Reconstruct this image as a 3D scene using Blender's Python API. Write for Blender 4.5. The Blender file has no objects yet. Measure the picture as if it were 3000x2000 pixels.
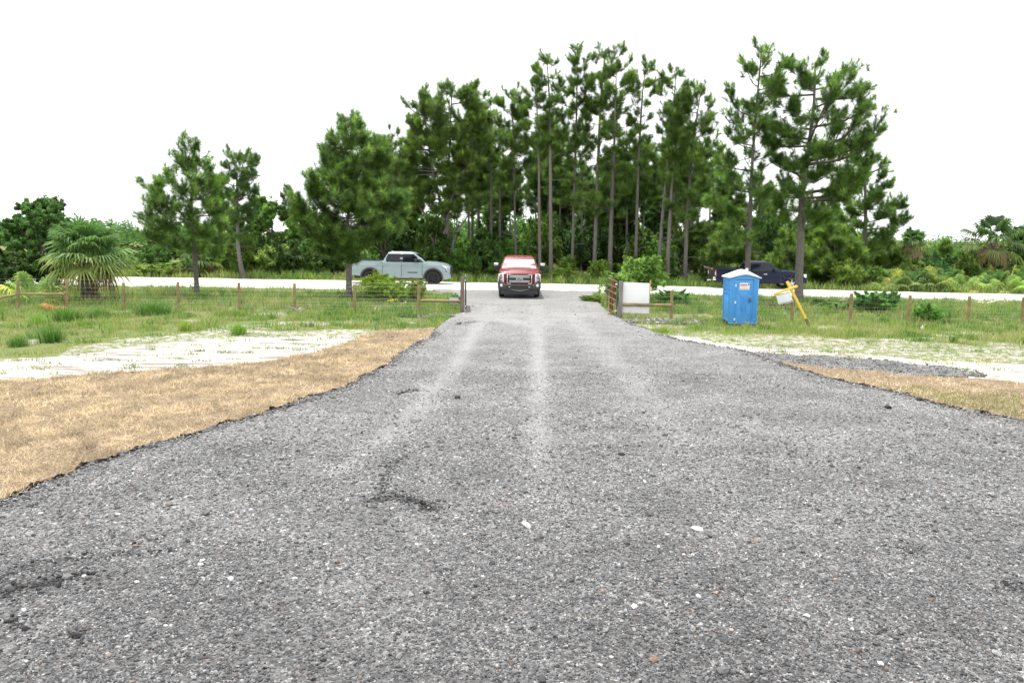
import bpy, bmesh, math, random
import numpy as np
from mathutils import Vector, Matrix

scene = bpy.context.scene
COL = scene.collection
R = math.radians
PI = math.pi

# ------------------------------------------------------------------ camera
FOC = 2298.0                       # focal length in pixels of the 3000 px wide photograph
CAMZ = 3.0
PITCH = math.atan(310 / FOC)
ROLL = R(0.7)
cF = np.array([0, math.cos(PITCH), -math.sin(PITCH)])
_R0 = np.array([1.0, 0, 0]); _U0 = np.array([0, math.sin(PITCH), math.cos(PITCH)])
cR = math.cos(ROLL) * _R0 + math.sin(ROLL) * _U0
cU = -math.sin(ROLL) * _R0 + math.cos(ROLL) * _U0
CAM = np.array([0, 0, CAMZ])
cam = bpy.data.cameras.new('camera'); camo = bpy.data.objects.new('camera', cam); COL.objects.link(camo)
cam.sensor_width = 36.0; cam.lens = 36.0 * FOC / 3000.0
cam.clip_start = 0.1; cam.clip_end = 6000
M = Matrix(((cR[0], cU[0], -cF[0], 0), (cR[1], cU[1], -cF[1], 0), (cR[2], cU[2], -cF[2], CAMZ), (0, 0, 0, 1)))
camo.matrix_world = M
scene.camera = camo

def ray(px, py):
    return cF + (px - 1500) / FOC * cR + (1000 - py) / FOC * cU
def G(px, py, z=0.0):              # point of the ground seen at a pixel
    d = ray(px, py); t = (z - CAMZ) / d[2]
    p = CAM + t * d
    return float(p[0]), float(p[1])
def D(px, py, Y):                  # point at distance Y seen at a pixel
    d = ray(px, py); t = Y / d[1]
    return CAM + t * d
def PX(px, Y):                     # X of a ground point at distance Y seen in column px
    k = (px - 1500) / FOC
    return float((k * (Y * cF[1] - CAMZ * cF[2]) - (Y * cR[1] - CAMZ * cR[2])) / (cR[0]))
def Gs(pts, z=0.0): return np.array([G(a, b, z) for a, b in pts])
def mpp(Y): return Y / FOC * 0.99  # metres in a photo pixel at distance Y

# ------------------------------------------------------------------ noise
def _h(ix, iy, seed):
    n = (ix.astype(np.int64) * 374761393 + iy.astype(np.int64) * 668265263 + seed * 144269504) & 0xffffffff
    n = ((n ^ (n >> 13)) * 1274126177) & 0xffffffff
    n = n ^ (n >> 16)
    return (n & 0xffff) / 65535.0
def vnoise(x, y, seed=0):
    x = np.asarray(x, float); y = np.asarray(y, float)
    ix = np.floor(x); iy = np.floor(y); fx = x - ix; fy = y - iy
    fx = fx * fx * (3 - 2 * fx); fy = fy * fy * (3 - 2 * fy)
    a = _h(ix, iy, seed); b = _h(ix + 1, iy, seed); c = _h(ix, iy + 1, seed); d = _h(ix + 1, iy + 1, seed)
    return (a * (1 - fx) + b * fx) * (1 - fy) + (c * (1 - fx) + d * fx) * fy
def fbm(x, y, seed=0, o=4):
    s = 0; a = .5; t = 0
    for i in range(o):
        s = s + a * vnoise(x * 2 ** i, y * 2 ** i, seed + i * 17); t += a; a *= .5
    return s / t
def in_poly(x, y, poly):
    x = np.asarray(x); y = np.asarray(y); r = np.zeros(x.shape, bool)
    n = len(poly); j = n - 1
    for i in range(n):
        xi, yi = poly[i]; xj, yj = poly[j]
        c = ((yi > y) != (yj > y)) & (x < (xj - xi) * (y - yi) / ((yj - yi) + 1e-12) + xi)
        r ^= c; j = i
    return r

# ------------------------------------------------------------------ objects
def setp(o, label=None, cat=None, group=None, kind=None):
    if label: o['label'] = label
    if cat: o['category'] = cat
    if group: o['group'] = group
    if kind: o['kind'] = kind
    return o
def empty(name, loc, label, cat, group=None, rz=0.0):
    o = bpy.data.objects.new(name, None); COL.objects.link(o)
    o.location = loc; o.rotation_euler = (0, 0, rz); o.empty_display_size = .2
    return setp(o, label, cat, group)
def mesh_obj(name, V, T=None, Q=None, mats=(), parent=None, color=None, mi=None, smooth=False, loc=None):
    me = bpy.data.meshes.new(name)
    V = np.asarray(V, np.float32).reshape(-1, 3)
    parts = []; starts = []; tot = 0; lens = []
    if T is not None and len(T):
        T = np.asarray(T, np.int32).reshape(-1, 3); parts.append(T.ravel()); starts.append(np.arange(len(T)) * 3); tot = len(T) * 3
    if Q is not None and len(Q):
        Q = np.asarray(Q, np.int32).reshape(-1, 4); parts.append(Q.ravel()); starts.append(tot + np.arange(len(Q)) * 4)
    loops = np.concatenate(parts); st = np.concatenate(starts).astype(np.int32)
    me.vertices.add(len(V)); me.vertices.foreach_set('co', V.ravel())
    me.loops.add(len(loops)); me.loops.foreach_set('vertex_index', loops.astype(np.int32))
    me.polygons.add(len(st)); me.polygons.foreach_set('loop_start', st)
    if mi is not None: me.polygons.foreach_set('material_index', np.asarray(mi, np.int32))
    me.polygons.foreach_set('use_smooth', np.full(len(st), bool(smooth)))
    if color is not None:
        c = np.ones((len(V), 4), np.float32); c[:, :3] = color
        a = me.color_attributes.new('Col', 'FLOAT_COLOR', 'POINT'); a.data.foreach_set('color', c.ravel())
    for m in (mats if isinstance(mats, (list, tuple)) else [mats]): me.materials.append(m)
    me.update(calc_edges=True); me.validate()
    o = bpy.data.objects.new(name, me); COL.objects.link(o)
    if parent is not None: o.parent = parent
    if loc is not None: o.location = loc
    return o

class Acc:                          # arrays of triangles, quads and colours, collected into one mesh
    def __init__(s): s.V = []; s.T = []; s.Q = []; s.C = []; s.n = 0
    def add(s, V, T=None, Q=None, C=None):
        V = np.asarray(V, float).reshape(-1, 3); s.V.append(V)
        if T is not None: s.T.append(np.asarray(T).reshape(-1, 3) + s.n)
        if Q is not None: s.Q.append(np.asarray(Q).reshape(-1, 4) + s.n)
        if C is None: C = np.ones((len(V), 3))
        C = np.asarray(C, float)
        if C.ndim == 1: C = np.tile(C, (len(V), 1))
        s.C.append(C); s.n += len(V)
    def build(s, name, mats, parent=None, smooth=False, loc=None):
        return mesh_obj(name, np.concatenate(s.V), np.concatenate(s.T) if s.T else None, np.concatenate(s.Q) if s.Q else None,
                        mats, parent, np.concatenate(s.C), None, smooth, loc)

def perp(d):
    d = d / (np.linalg.norm(d) + 1e-9)
    a = np.array([0, 0, 1.0]) if abs(d[2]) < .9 else np.array([1.0, 0, 0])
    u = np.cross(a, d); u /= np.linalg.norm(u) + 1e-9
    return d, u, np.cross(d, u)
def tube(acc, P, rad, k=6, C=None, cap=False, rough=0, rng=None):
    P = np.asarray(P, float); n = len(P); rad = np.broadcast_to(np.asarray(rad, float), (n,))
    V = []
    for i in range(n):
        t = P[min(i + 1, n - 1)] - P[max(i - 1, 0)]
        d, u, v = perp(t)
        a = np.arange(k) * 2 * PI / k
        rr = rad[i] * (1 + (rng.uniform(-rough, rough, k) if rng is not None else 0))
        V.append(P[i] + (np.cos(a) * rr)[:, None] * u + (np.sin(a) * rr)[:, None] * v)
    V = np.concatenate(V); Q = []
    for i in range(n - 1):
        for j in range(k):
            Q.append((i * k + j, i * k + (j + 1) % k, (i + 1) * k + (j + 1) % k, (i + 1) * k + j))
    T = []
    if cap:
        V = np.vstack([V, P[0], P[-1]]); c0 = n * k; c1 = c0 + 1
        for j in range(k):
            T.append((c0, (j + 1) % k, j)); T.append((c1, (n - 1) * k + j, (n - 1) * k + (j + 1) % k))
    acc.add(V, T if T else None, Q, C)
def spline(P, m):
    P = np.asarray(P, float); n = len(P); out = []
    for s in np.linspace(0, n - 1 - 1e-6, m):
        i = int(s); t = s - i
        p0 = P[max(i - 1, 0)]; p1 = P[i]; p2 = P[min(i + 1, n - 1)]; p3 = P[min(i + 2, n - 1)]
        out.append(.5 * ((2 * p1) + (-p0 + p2) * t + (2 * p0 - 5 * p1 + 4 * p2 - p3) * t * t + (-p0 + 3 * p1 - 3 * p2 + p3) * t ** 3))
    return np.array(out)

class MB:                           # small hard-surface pieces, collected into one mesh
    def __init__(s): s.v = []; s.f = []; s.m = []
    def add(s, V, F, mi=0):
        n = len(s.v); s.v += [tuple(map(float, p)) for p in V]; s.f += [tuple(i + n for i in f) for f in F]; s.m += [mi] * len(F); return s
    def box(s, c, d, rot=None, mi=0, taper=None):
        x, y, z = d[0] / 2, d[1] / 2, d[2] / 2
        V = [Vector(p) for p in ((-x, -y, -z), (x, -y, -z), (x, y, -z), (-x, y, -z), (-x, -y, z), (x, -y, z), (x, y, z), (-x, y, z))]
        if taper:
            for i in range(4, 8): V[i].x *= taper[0]; V[i].y *= taper[1]
        if rot is not None: V = [rot @ p for p in V]
        V = [p + Vector(c) for p in V]
        return s.add(V, [(0, 3, 2, 1), (4, 5, 6, 7), (0, 1, 5, 4), (1, 2, 6, 5), (2, 3, 7, 6), (3, 0, 4, 7)], mi)
    def bar(s, a, b, w, h=None, mi=0):     # square bar between two points
        a = Vector(a); b = Vector(b); d = (b - a); L = d.length; q = d.to_track_quat('Z', 'Y').to_matrix()
        return s.box((a + b) / 2, (w, h or w, L), q, mi)
    def cyl(s, a, b, r, k=12, r2=None, mi=0):
        a = Vector(a); b = Vector(b); q = (b - a).to_track_quat('Z', 'Y').to_matrix(); r2 = r if r2 is None else r2
        V = [a + q @ Vector((r * math.cos(2 * PI * i / k), r * math.sin(2 * PI * i / k), 0)) for i in range(k)]
        V += [b + q @ Vector((r2 * math.cos(2 * PI * i / k), r2 * math.sin(2 * PI * i / k), 0)) for i in range(k)]
        F = [(i, (i + 1) % k, k + (i + 1) % k, k + i) for i in range(k)] + [tuple(range(k))[::-1], tuple(range(k, 2 * k))]
        return s.add(V, F, mi)
    def prism(s, P, off, mi=0):            # polygon P (3-D points) extruded by the vector off
        n = len(P); off = Vector(off); V = [Vector(p) for p in P] + [Vector(p) + off for p in P]
        F = [tuple(range(n))[::-1], tuple(range(n, 2 * n))] + [(i, (i + 1) % n, n + (i + 1) % n, n + i) for i in range(n)]
        return s.add(V, F, mi)
    def lathe(s, prof, axis='Y', k=28, c=(0, 0, 0), mi=0, close=False):   # prof: (radius, along)
        V = []; n = len(prof)
        for i in range(k):
            a = 2 * PI * i / k
            for r, t in prof:
                p = (r * math.cos(a), t, r * math.sin(a)) if axis == 'Y' else (r * math.cos(a), r * math.sin(a), t)
                V.append((p[0] + c[0], p[1] + c[1], p[2] + c[2]))
        F = []
        for i in range(k):
            j = (i + 1) % k
            for q in range(n if close else n - 1):
                q2 = (q + 1) % n
                F.append((i * n + q, i * n + q2, j * n + q2, j * n + q))
        return s.add(V, F, mi)
    def build(s, name, mat, parent=None, bevel=0.0, smooth=35, seg=2, loc=None):
        me = bpy.data.meshes.new(name); bm = bmesh.new()
        vs = [bm.verts.new(p) for p in s.v]
        for f, mi in zip(s.f, s.m):
            try:
                fc = bm.faces.new([vs[i] for i in f]); fc.material_index = mi
            except ValueError: pass
        bmesh.ops.remove_doubles(bm, verts=bm.verts, dist=1e-5)
        bmesh.ops.recalc_face_normals(bm, faces=bm.faces)
        if bevel:
            es = [e for e in bm.edges if len(e.link_faces) == 2 and e.calc_face_angle(0) > R(30)]
            bmesh.ops.bevel(bm, geom=es, offset=bevel, segments=seg, affect='EDGES', profile=.6, clamp_overlap=True)
        if smooth:
            for f in bm.faces: f.smooth = True
            for e in bm.edges:
                e.smooth = len(e.link_faces) == 2 and e.calc_face_angle(0) < R(smooth)
        bm.to_mesh(me); bm.free()
        for m in (mat if isinstance(mat, (list, tuple)) else [mat]): me.materials.append(m)
        o = bpy.data.objects.new(name, me); COL.objects.link(o)
        if parent is not None: o.parent = parent
        if loc is not None: o.location = loc
        return o
def text_mesh(name, body, size, mat, parent, loc, rot, ext=.002, bold=0.0, sx=1.0):
    cu = bpy.data.curves.new(name, 'FONT'); cu.body = body; cu.size = size; cu.extrude = ext; cu.offset = bold
    cu.align_x = 'CENTER'; cu.align_y = 'CENTER'; 
    t = bpy.data.objects.new(name, cu); COL.objects.link(t); bpy.context.view_layer.update()
    me = bpy.data.meshes.new_from_object(t.evaluated_get(bpy.context.evaluated_depsgraph_get())); me.materials.clear(); me.materials.append(mat)
    bpy.data.objects.remove(t); bpy.data.curves.remove(cu)
    o = bpy.data.objects.new(name, me); COL.objects.link(o); o.parent = parent; o.location = loc; o.rotation_euler = rot; o.scale = (sx, 1, 1)
    return o

# ------------------------------------------------------------------ materials
MATS = {}
class NT:
    def __init__(s, name):
        s.m = bpy.data.materials.new(name); s.m.use_nodes = True; s.t = s.m.node_tree; s.n = s.t.nodes; s.l = s.t.links
        s.b = s.n['Principled BSDF']; s.out = s.n['Material Output']
    def node(s, typ, **kw):
        n = s.n.new(typ)
        for k, v in kw.items():
            if k.startswith('i_'): n.inputs[k[2:].replace('_', ' ')].default_value = v
            else: setattr(n, k, v)
        return n
    def link(s, a, b): s.l.new(a, b)
    def noise(s, scale, detail=4, rough=.6, vec=None, dim='3D'):
        n = s.node('ShaderNodeTexNoise'); n.inputs['Scale'].default_value = scale; n.inputs['Detail'].default_value = detail; n.inputs['Roughness'].default_value = rough
        if vec is not None: s.link(vec, n.inputs['Vector'])
        return n.outputs['Fac']
    def ramp(s, fac, stops, interp='LINEAR'):
        r = s.node('ShaderNodeValToRGB'); r.color_ramp.interpolation = interp
        e = r.color_ramp.elements
        while len(e) < len(stops): e.new(.5)
        for i, (p, c) in enumerate(stops):
            e[i].position = p; e[i].color = (c, c, c, 1) if isinstance(c, (int, float)) else (*c, 1)
        s.link(fac, r.inputs['Fac']); return r.outputs['Color']
    def mix(s, fac, a, b, mode='MIX'):
        n = s.node('ShaderNodeMix'); n.data_type = 'RGBA'; n.blend_type = mode
        for v, k in ((fac, 0), (a, 6), (b, 7)):
            if isinstance(v, (int, float)): n.inputs[k].default_value = v if k == 0 else (v, v, v, 1)
            elif isinstance(v, tuple): n.inputs[k].default_value = (*v, 1)
            else: s.link(v, n.inputs[k])
        return n.outputs[2]
    def math(s, op, a, b=None, clamp=False):
        n = s.node('ShaderNodeMath'); n.operation = op; n.use_clamp = clamp
        for v, k in ((a, 0), (b, 1)):
            if v is None: continue
            if isinstance(v, (int, float)): n.inputs[k].default_value = v
            else: s.link(v, n.inputs[k])
        return n.outputs[0]
    def obj(s): return s.node('ShaderNodeTexCoord').outputs['Object']
    def attr(s, name='Col'):
        a = s.node('ShaderNodeAttribute'); a.attribute_name = name; return a
    def bump(s, h, strength=.5, dist=.02):
        b = s.node('ShaderNodeBump'); b.inputs['Strength'].default_value = strength; b.inputs['Distance'].default_value = dist
        s.link(h, b.inputs['Height']); s.link(b.outputs['Normal'], s.b.inputs['Normal'])
    def base(s, c):
        if isinstance(c, tuple): s.b.inputs['Base Color'].default_value = (*c, 1)
        else: s.link(c, s.b.inputs['Base Color'])
    def set(s, **kw):
        for k, v in kw.items(): s.b.inputs[k.replace('_', ' ')].default_value = v
        return s
def simple(name, col, rough=.6, metal=0.0, var=.15, scale=6.0, bump=0.0, coat=0.0, spec=.5, dirt=0.0, vec_scale=None):
    t = NT(name); v = t.obj()
    if vec_scale:
        mp = t.node('ShaderNodeMapping'); mp.inputs['Scale'].default_value = vec_scale; t.link(v, mp.inputs['Vector']); v = mp.outputs['Vector']
    n = t.noise(scale, 5, .65, v)
    lo = tuple(c * (1 - var) for c in col); hi = tuple(min(1, c * (1 + var)) for c in col)
    c = t.ramp(n, [(.3, lo), (.7, hi)])
    if dirt:
        d = t.ramp(t.noise(scale * 2.3, 6, .7, v), [(.55, 0.0), (.75, dirt)])
        c = t.mix(d, c, (.16, .13, .1))
    t.base(c); t.set(Roughness=rough, Metallic=metal, Coat_Weight=coat, Specular_IOR_Level=spec)
    t.b.inputs['Coat Roughness'].default_value = .06
    if bump: t.bump(t.noise(scale * 4, 4, .6, v), bump, .01)
    MATS[name] = t.m; return t.m

def foliage_mat(name, trans=.3, rough=.55, spec=.25):
    t = NT(name); a = t.attr().outputs['Color']
    oi = t.node('ShaderNodeObjectInfo')
    c = t.mix(1.0, a, oi.outputs['Color'], 'MULTIPLY')
    t.base(c); t.set(Roughness=rough, Specular_IOR_Level=spec)
    tr = t.node('ShaderNodeBsdfTranslucent'); t.link(t.mix(1.0, c, (1.08, 1.32, .72), 'MULTIPLY'), tr.inputs['Color'])
    mx = t.node('ShaderNodeMixShader'); mx.inputs[0].default_value = trans
    t.link(t.b.outputs[0], mx.inputs[1]); t.link(tr.outputs[0], mx.inputs[2]); t.link(mx.outputs[0], t.out.inputs['Surface'])
    return t.m
LEAF = foliage_mat('leaf', .42)
NEEDLE = foliage_mat('needle', .46, .5, .3)
GRASSM = foliage_mat('grass_blade', .35, .6, .2)
STRAWM = foliage_mat('straw', .2, .7, .2)
def vcol_mat(name, rough=.9, spec=.3, bscale=60, bstr=.4, var=.25):
    t = NT(name); a = t.attr().outputs['Color']; v = t.obj()
    n = t.noise(bscale, 4, .6, v)
    t.base(t.mix(1.0, a, t.ramp(n, [(.3, 1 - var), (.7, 1 + var)]), 'MULTIPLY')); t.set(Roughness=rough, Specular_IOR_Level=spec)
    t.bump(n, bstr, .01); return t.m
BARK = vcol_mat('bark', .95, .15, 14, .9, .35)
STONE = vcol_mat('stone', .85, .3, 90, .4, .2)

def gravel_mat():
    t = NT('crushed_asphalt'); v = t.obj()
    a = t.attr()     # R: dust, G: dark clumps, darker edges, painted foreground shade
    sep = t.node('ShaderNodeSeparateColor'); t.link(a.outputs['Color'], sep.inputs[0])
    v1 = t.node('ShaderNodeTexVoronoi'); v1.inputs['Scale'].default_value = 58; t.link(v, v1.inputs['Vector'])
    v2 = t.node('ShaderNodeTexVoronoi'); v2.inputs['Scale'].default_value = 27; t.link(v, v2.inputs['Vector'])
    s1 = t.node('ShaderNodeSeparateColor'); t.link(v1.outputs['Color'], s1.inputs[0])
    s2 = t.node('ShaderNodeSeparateColor'); t.link(v2.outputs['Color'], s2.inputs[0])
    c1 = t.ramp(s1.outputs[0], [(0, (.075, .075, .076)), (.35, (.14, .14, .142)), (.66, (.205, .204, .204)), (.9, (.29, .288, .285)), (1, (.50, .49, .47))])
    c2 = t.ramp(s2.outputs[1], [(0, (.075, .075, .076)), (.5, (.165, .164, .165)), (.93, (.26, .258, .255)), (1, (.46, .45, .44))])
    pick = t.ramp(s2.outputs[0], [(.62, 0.0), (.66, 1.0)])
    c = t.mix(pick, c1, c2)
    big = t.noise(.9, 5, .6, v)
    c = t.mix(1.0, c, t.ramp(big, [(.3, .72), (.7, 1.25)]), 'MULTIPLY')
    fine = t.noise(160, 2, .6, v)
    c = t.mix(1.0, c, t.ramp(fine, [(.3, .7), (.7, 1.3)]), 'MULTIPLY')
    dust = t.math('MULTIPLY', sep.outputs[0], t.math('ADD', t.noise(7, 5, .7, v), .25))
    c = t.mix(t.math('MULTIPLY', dust, .8, True), c, (.36, .355, .35))
    dk = t.math('MULTIPLY', sep.outputs[1], t.ramp(t.noise(5, 5, .65, v), [(.38, 0.0), (.6, 1.0)]), True)
    c = t.mix(t.math('MULTIPLY', dk, .8), c, (.022, .022, .025))
    t.base(c); t.set(Roughness=.9, Specular_IOR_Level=.25)
    h = t.math('ADD', t.math('MULTIPLY', v1.outputs['Distance'], -1.0), t.math('MULTIPLY', v2.outputs['Distance'], -.8))
    t.bump(h, .8, .02); return t.m
GRAVEL = gravel_mat()

def ground_mat():
    t = NT('sandy_ground'); v = t.obj(); a = t.attr()
    sep = t.node('ShaderNodeSeparateColor'); t.link(a.outputs['Color'], sep.inputs[0])
    n1 = t.noise(.8, 6, .65, v); n2 = t.noise(5, 5, .65, v); n3 = t.noise(28, 4, .6, v)
    mp = t.node('ShaderNodeMapping'); mp.inputs['Scale'].default_value = (.35, 2.2, 1); t.link(v, mp.inputs['Vector'])
    ns = t.noise(1.3, 6, .7, mp.outputs['Vector'])
    sand = t.ramp(n2, [(.25, (.34, .315, .285)), (.5, (.47, .445, .415)), (.75, (.60, .58, .55))])
    sand = t.mix(t.ramp(ns, [(.53, 0.0), (.62, .9)]), sand, (.13, .11, .09))
    mp2 = t.node('ShaderNodeMapping'); mp2.inputs['Scale'].default_value = (.3, .9, 1); t.link(v, mp2.inputs['Vector'])
    sand = t.mix(t.ramp(t.noise(1.1, 7, .75, mp2.outputs['Vector']), [(.54, 0.0), (.66, .75)]), sand, (.21, .185, .155))
    sand = t.mix(t.ramp(n3, [(.62, 0.0), (.70, .6)]), sand, (.22, .19, .145))
    soil = t.ramp(n3, [(.25, (.10, .095, .042)), (.5, (.17, .185, .07)), (.75, (.30, .27, .15))])
    soil = t.mix(t.ramp(n1, [(.35, 0.0), (.65, .7)]), soil, (.12, .165, .05))
    k = t.math('ADD', sep.outputs[0], t.math('MULTIPLY', t.math('SUBTRACT', n2, .5), 1.5))
    c = t.mix(t.ramp(k, [(.4, 0.0), (.56, 1.0)]), sand, soil)
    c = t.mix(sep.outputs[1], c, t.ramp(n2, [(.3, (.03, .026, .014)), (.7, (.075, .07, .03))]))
    t.base(c); t.set(Roughness=.95, Specular_IOR_Level=.15); t.bump(t.math('ADD', n3, n2), .6, .04); return t.m
GROUND = ground_mat()
def road_mat():
    t = NT('white_sand_road'); v = t.obj()
    mp = t.node('ShaderNodeMapping'); mp.inputs['Scale'].default_value = (.25, 1.6, 1); t.link(v, mp.inputs['Vector'])
    c = t.ramp(t.noise(1.2, 5, .6, mp.outputs['Vector']), [(.3, (.58, .555, .51)), (.7, (.72, .705, .68))])
    c = t.mix(1.0, c, t.ramp(t.noise(16, 4, .6, v), [(.3, .9), (.7, 1.07)]), 'MULTIPLY')
    t.base(c); t.set(Roughness=.95, Specular_IOR_Level=.1); t.bump(t.noise(9, 5, .6, v), .4, .03); return t.m
ROADM = road_mat()
def sod_mat():
    t = NT('dried_sod'); v = t.obj(); n1 = t.noise(2.2, 6, .7, v); n2 = t.noise(26, 5, .7, v); n3 = t.noise(7, 5, .7, v)
    c = t.ramp(n2, [(.25, (.10, .075, .052)), (.5, (.30, .225, .15)), (.75, (.52, .42, .30))])
    c = t.mix(1.0, c, t.ramp(n1, [(.3, .58), (.7, 1.2)]), 'MULTIPLY')
    c = t.mix(t.ramp(n3, [(.58, 0.0), (.72, .75)]), c, (.12, .075, .045))
    t.base(c); t.set(Roughness=.95, Specular_IOR_Level=.1); t.bump(t.math('ADD', n2, n3), .9, .04); return t.m
SOD = sod_mat()
SOILM = simple('dark_soil', (.04, .03, .022), .95, var=.5, scale=30, bump=.6)
def wood_mat(name, col, dark, sc=(14, 14, 1.2)):
    t = NT(name); v = t.obj(); mp = t.node('ShaderNodeMapping'); mp.inputs['Scale'].default_value = sc; t.link(v, mp.inputs['Vector'])
    c = t.ramp(t.noise(3, 6, .7, mp.outputs['Vector']), [(.3, dark), (.62, col)])
    c = t.mix(1.0, c, t.ramp(t.noise(2.5, 4, .6, v), [(.3, .75), (.7, 1.15)]), 'MULTIPLY')
    t.base(c); t.set(Roughness=.85, Specular_IOR_Level=.2); t.bump(t.noise(4, 5, .7, mp.outputs['Vector']), .6, .01); return t.m
POSTW = wood_mat('treated_post_wood', (.34, .27, .135), (.19, .145, .07))
GATEW = wood_mat('weathered_gatepost_wood', (.25, .19, .155), (.13, .095, .08))
GREYW = wood_mat('grey_weathered_wood', (.30, .27, .25), (.14, .12, .11))
RUSTW = wood_mat('reddish_post_wood', (.20, .085, .06), (.085, .04, .03))
YELW = wood_mat('new_pine_board', (.62, .36, .10), (.48, .26, .07))
RAWW = wood_mat('bare_brown_wood', (.24, .17, .12), (.12, .085, .06))
YELP = simple('yellow_paint', (.84, .56, .075), .5, var=.08, scale=9, bump=.15)
WIRE = simple('galvanised_wire', (.42, .43, .42), .5, .4, var=.15)
RUST = simple('rusty_tube', (.22, .10, .065), .8, .2, var=.5, scale=20, bump=.3)
GREENT = simple('green_grey_tube', (.10, .13, .115), .55, .3, var=.3, scale=14)
PLATE = simple('grey_sign_back', (.48, .5, .52), .5, .5, var=.08)
WBOARD = simple('white_board', (.86, .86, .86), .6, var=.03, scale=2)
WPLAST = simple('white_plastic', (.78, .79, .80), .45, var=.04, scale=3)
BLUEP = simple('blue_plastic', (.075, .33, .74), .42, var=.06, scale=4, dirt=.10)
BLUED = simple('blue_plastic_panel', (.07, .32, .73), .40, var=.06, scale=4)
REDINK = simple('red_ink', (.55, .05, .04), .6, var=.05)
BLUEINK = simple('blue_ink', (.10, .16, .42), .6, var=.05)
DARKINK = simple('dark_ink', (.05, .06, .10), .6, var=.05)
BLACKP = simple('black_plastic', (.018, .018, .019), .55, var=.2)
DKGREYP = simple('dark_grey_plastic', (.045, .046, .048), .6, var=.2)
RUBBER = simple('tyre_rubber', (.02, .02, .021), .85, var=.3, scale=12, dirt=.4)
CHROME = simple('chrome', (.72, .72, .72), .16, 1.0, var=.03)
ALLOY = simple('alloy', (.55, .55, .56), .3, 1.0, var=.06)
BLKRIM = simple('black_rim', (.02, .02, .022), .4, .3, var=.2)
REDPAINT = simple('dark_red_paint', (.155, .006, .011), .45, .0, var=.06, scale=2, coat=.2, spec=.35)
GREYPAINT = simple('pale_blue_grey_paint', (.245, .315, .33), .42, .0, var=.03, scale=2, coat=.8)
NAVYPAINT = simple('navy_paint', (.003, .008, .030), .35, .0, var=.1, scale=2, coat=.12, spec=.22)
BUMPG = simple('bronze_grey_bumper', (.06, .054, .046), .5, .2, var=.12)
GLASSD = simple('tinted_glass', (.006, .008, .016), .05, 0.0, var=.1, spec=.45)
WSCREEN = simple('sky_reflecting_glass', (.70, .76, .80), .07, .85, var=.03, scale=1.5)
HLIGHT = simple('headlight_lens', (.80, .82, .84), .15, .1, var=.08, scale=20, coat=.6)
TAILR = simple('tail_lamp_red', (.50, .03, .015), .2, var=.1, coat=.6)
AMBER = simple('amber_lens', (.55, .16, .02), .25, var=.1, coat=.5)
OVALB = simple('emblem_blue', (.012, .02, .06), .25, .3, var=.05, coat=.6)

# ------------------------------------------------------------------ light
SUN_EL, SUN_AZ = R(75), R(-35)      # azimuth from +Y, positive to +X
sd = Vector((math.sin(SUN_AZ) * math.cos(SUN_EL), math.cos(SUN_AZ) * math.cos(SUN_EL), math.sin(SUN_EL)))
su = bpy.data.lights.new('sun', 'SUN'); su.energy = 3.7; su.angle = R(1.2); su.color = (1.0, .965, .91)
so = bpy.data.objects.new('sun', su); COL.objects.link(so); so.rotation_euler = sd.to_track_quat('Z', 'Y').to_euler(); so.location = (0, 0, 60)
w = bpy.data.worlds.new('World'); scene.world = w; w.use_nodes = True
wn = w.node_tree.nodes; wl = w.node_tree.links; bg = wn['Background']
sky = wn.new('ShaderNodeTexSky'); sky.sky_type = 'NISHITA'; sky.sun_disc = False
sky.sun_elevation = SUN_EL; sky.sun_rotation = SUN_AZ; sky.air_density = 1.0; sky.dust_density = 2.0
tc = wn.new('ShaderNodeTexCoord'); mp = wn.new('ShaderNodeMapping'); mp.inputs['Scale'].default_value = (1, 1, 2.5)
cn = wn.new('ShaderNodeTexNoise'); cn.inputs['Scale'].default_value = 1.7; cn.inputs['Detail'].default_value = 6; cn.inputs['Roughness'].default_value = .55
wl.new(tc.outputs['Generated'], mp.inputs['Vector']); wl.new(mp.outputs['Vector'], cn.inputs['Vector'])
cr = wn.new('ShaderNodeValToRGB'); cr.color_ramp.elements[0].position = .28; cr.color_ramp.elements[0].color = (.86, .86, .86, 1); cr.color_ramp.elements[1].position = .5; cr.color_ramp.elements[1].color = (1, 1, 1, 1)
wl.new(cn.outputs['Fac'], cr.inputs['Fac'])
mx = wn.new('ShaderNodeMix'); mx.data_type = 'RGBA'
wl.new(cr.outputs['Color'], mx.inputs[0]); wl.new(sky.outputs[0], mx.inputs[6]); mx.inputs[7].default_value = (9.6, 9.75, 10.0, 1)
wl.new(mx.outputs[2], bg.inputs['Color']); bg.inputs['Strength'].default_value = .128
scene.view_settings.view_transform = 'Standard'; scene.view_settings.look = 'None'; scene.view_settings.exposure = .45; scene.view_settings.gamma = 1
scene.cycles.max_bounces = 6; scene.cycles.transparent_max_bounces = 4; scene.cycles.diffuse_bounces = 3; scene.cycles.glossy_bounces = 3
rng = np.random.default_rng(7)
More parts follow.
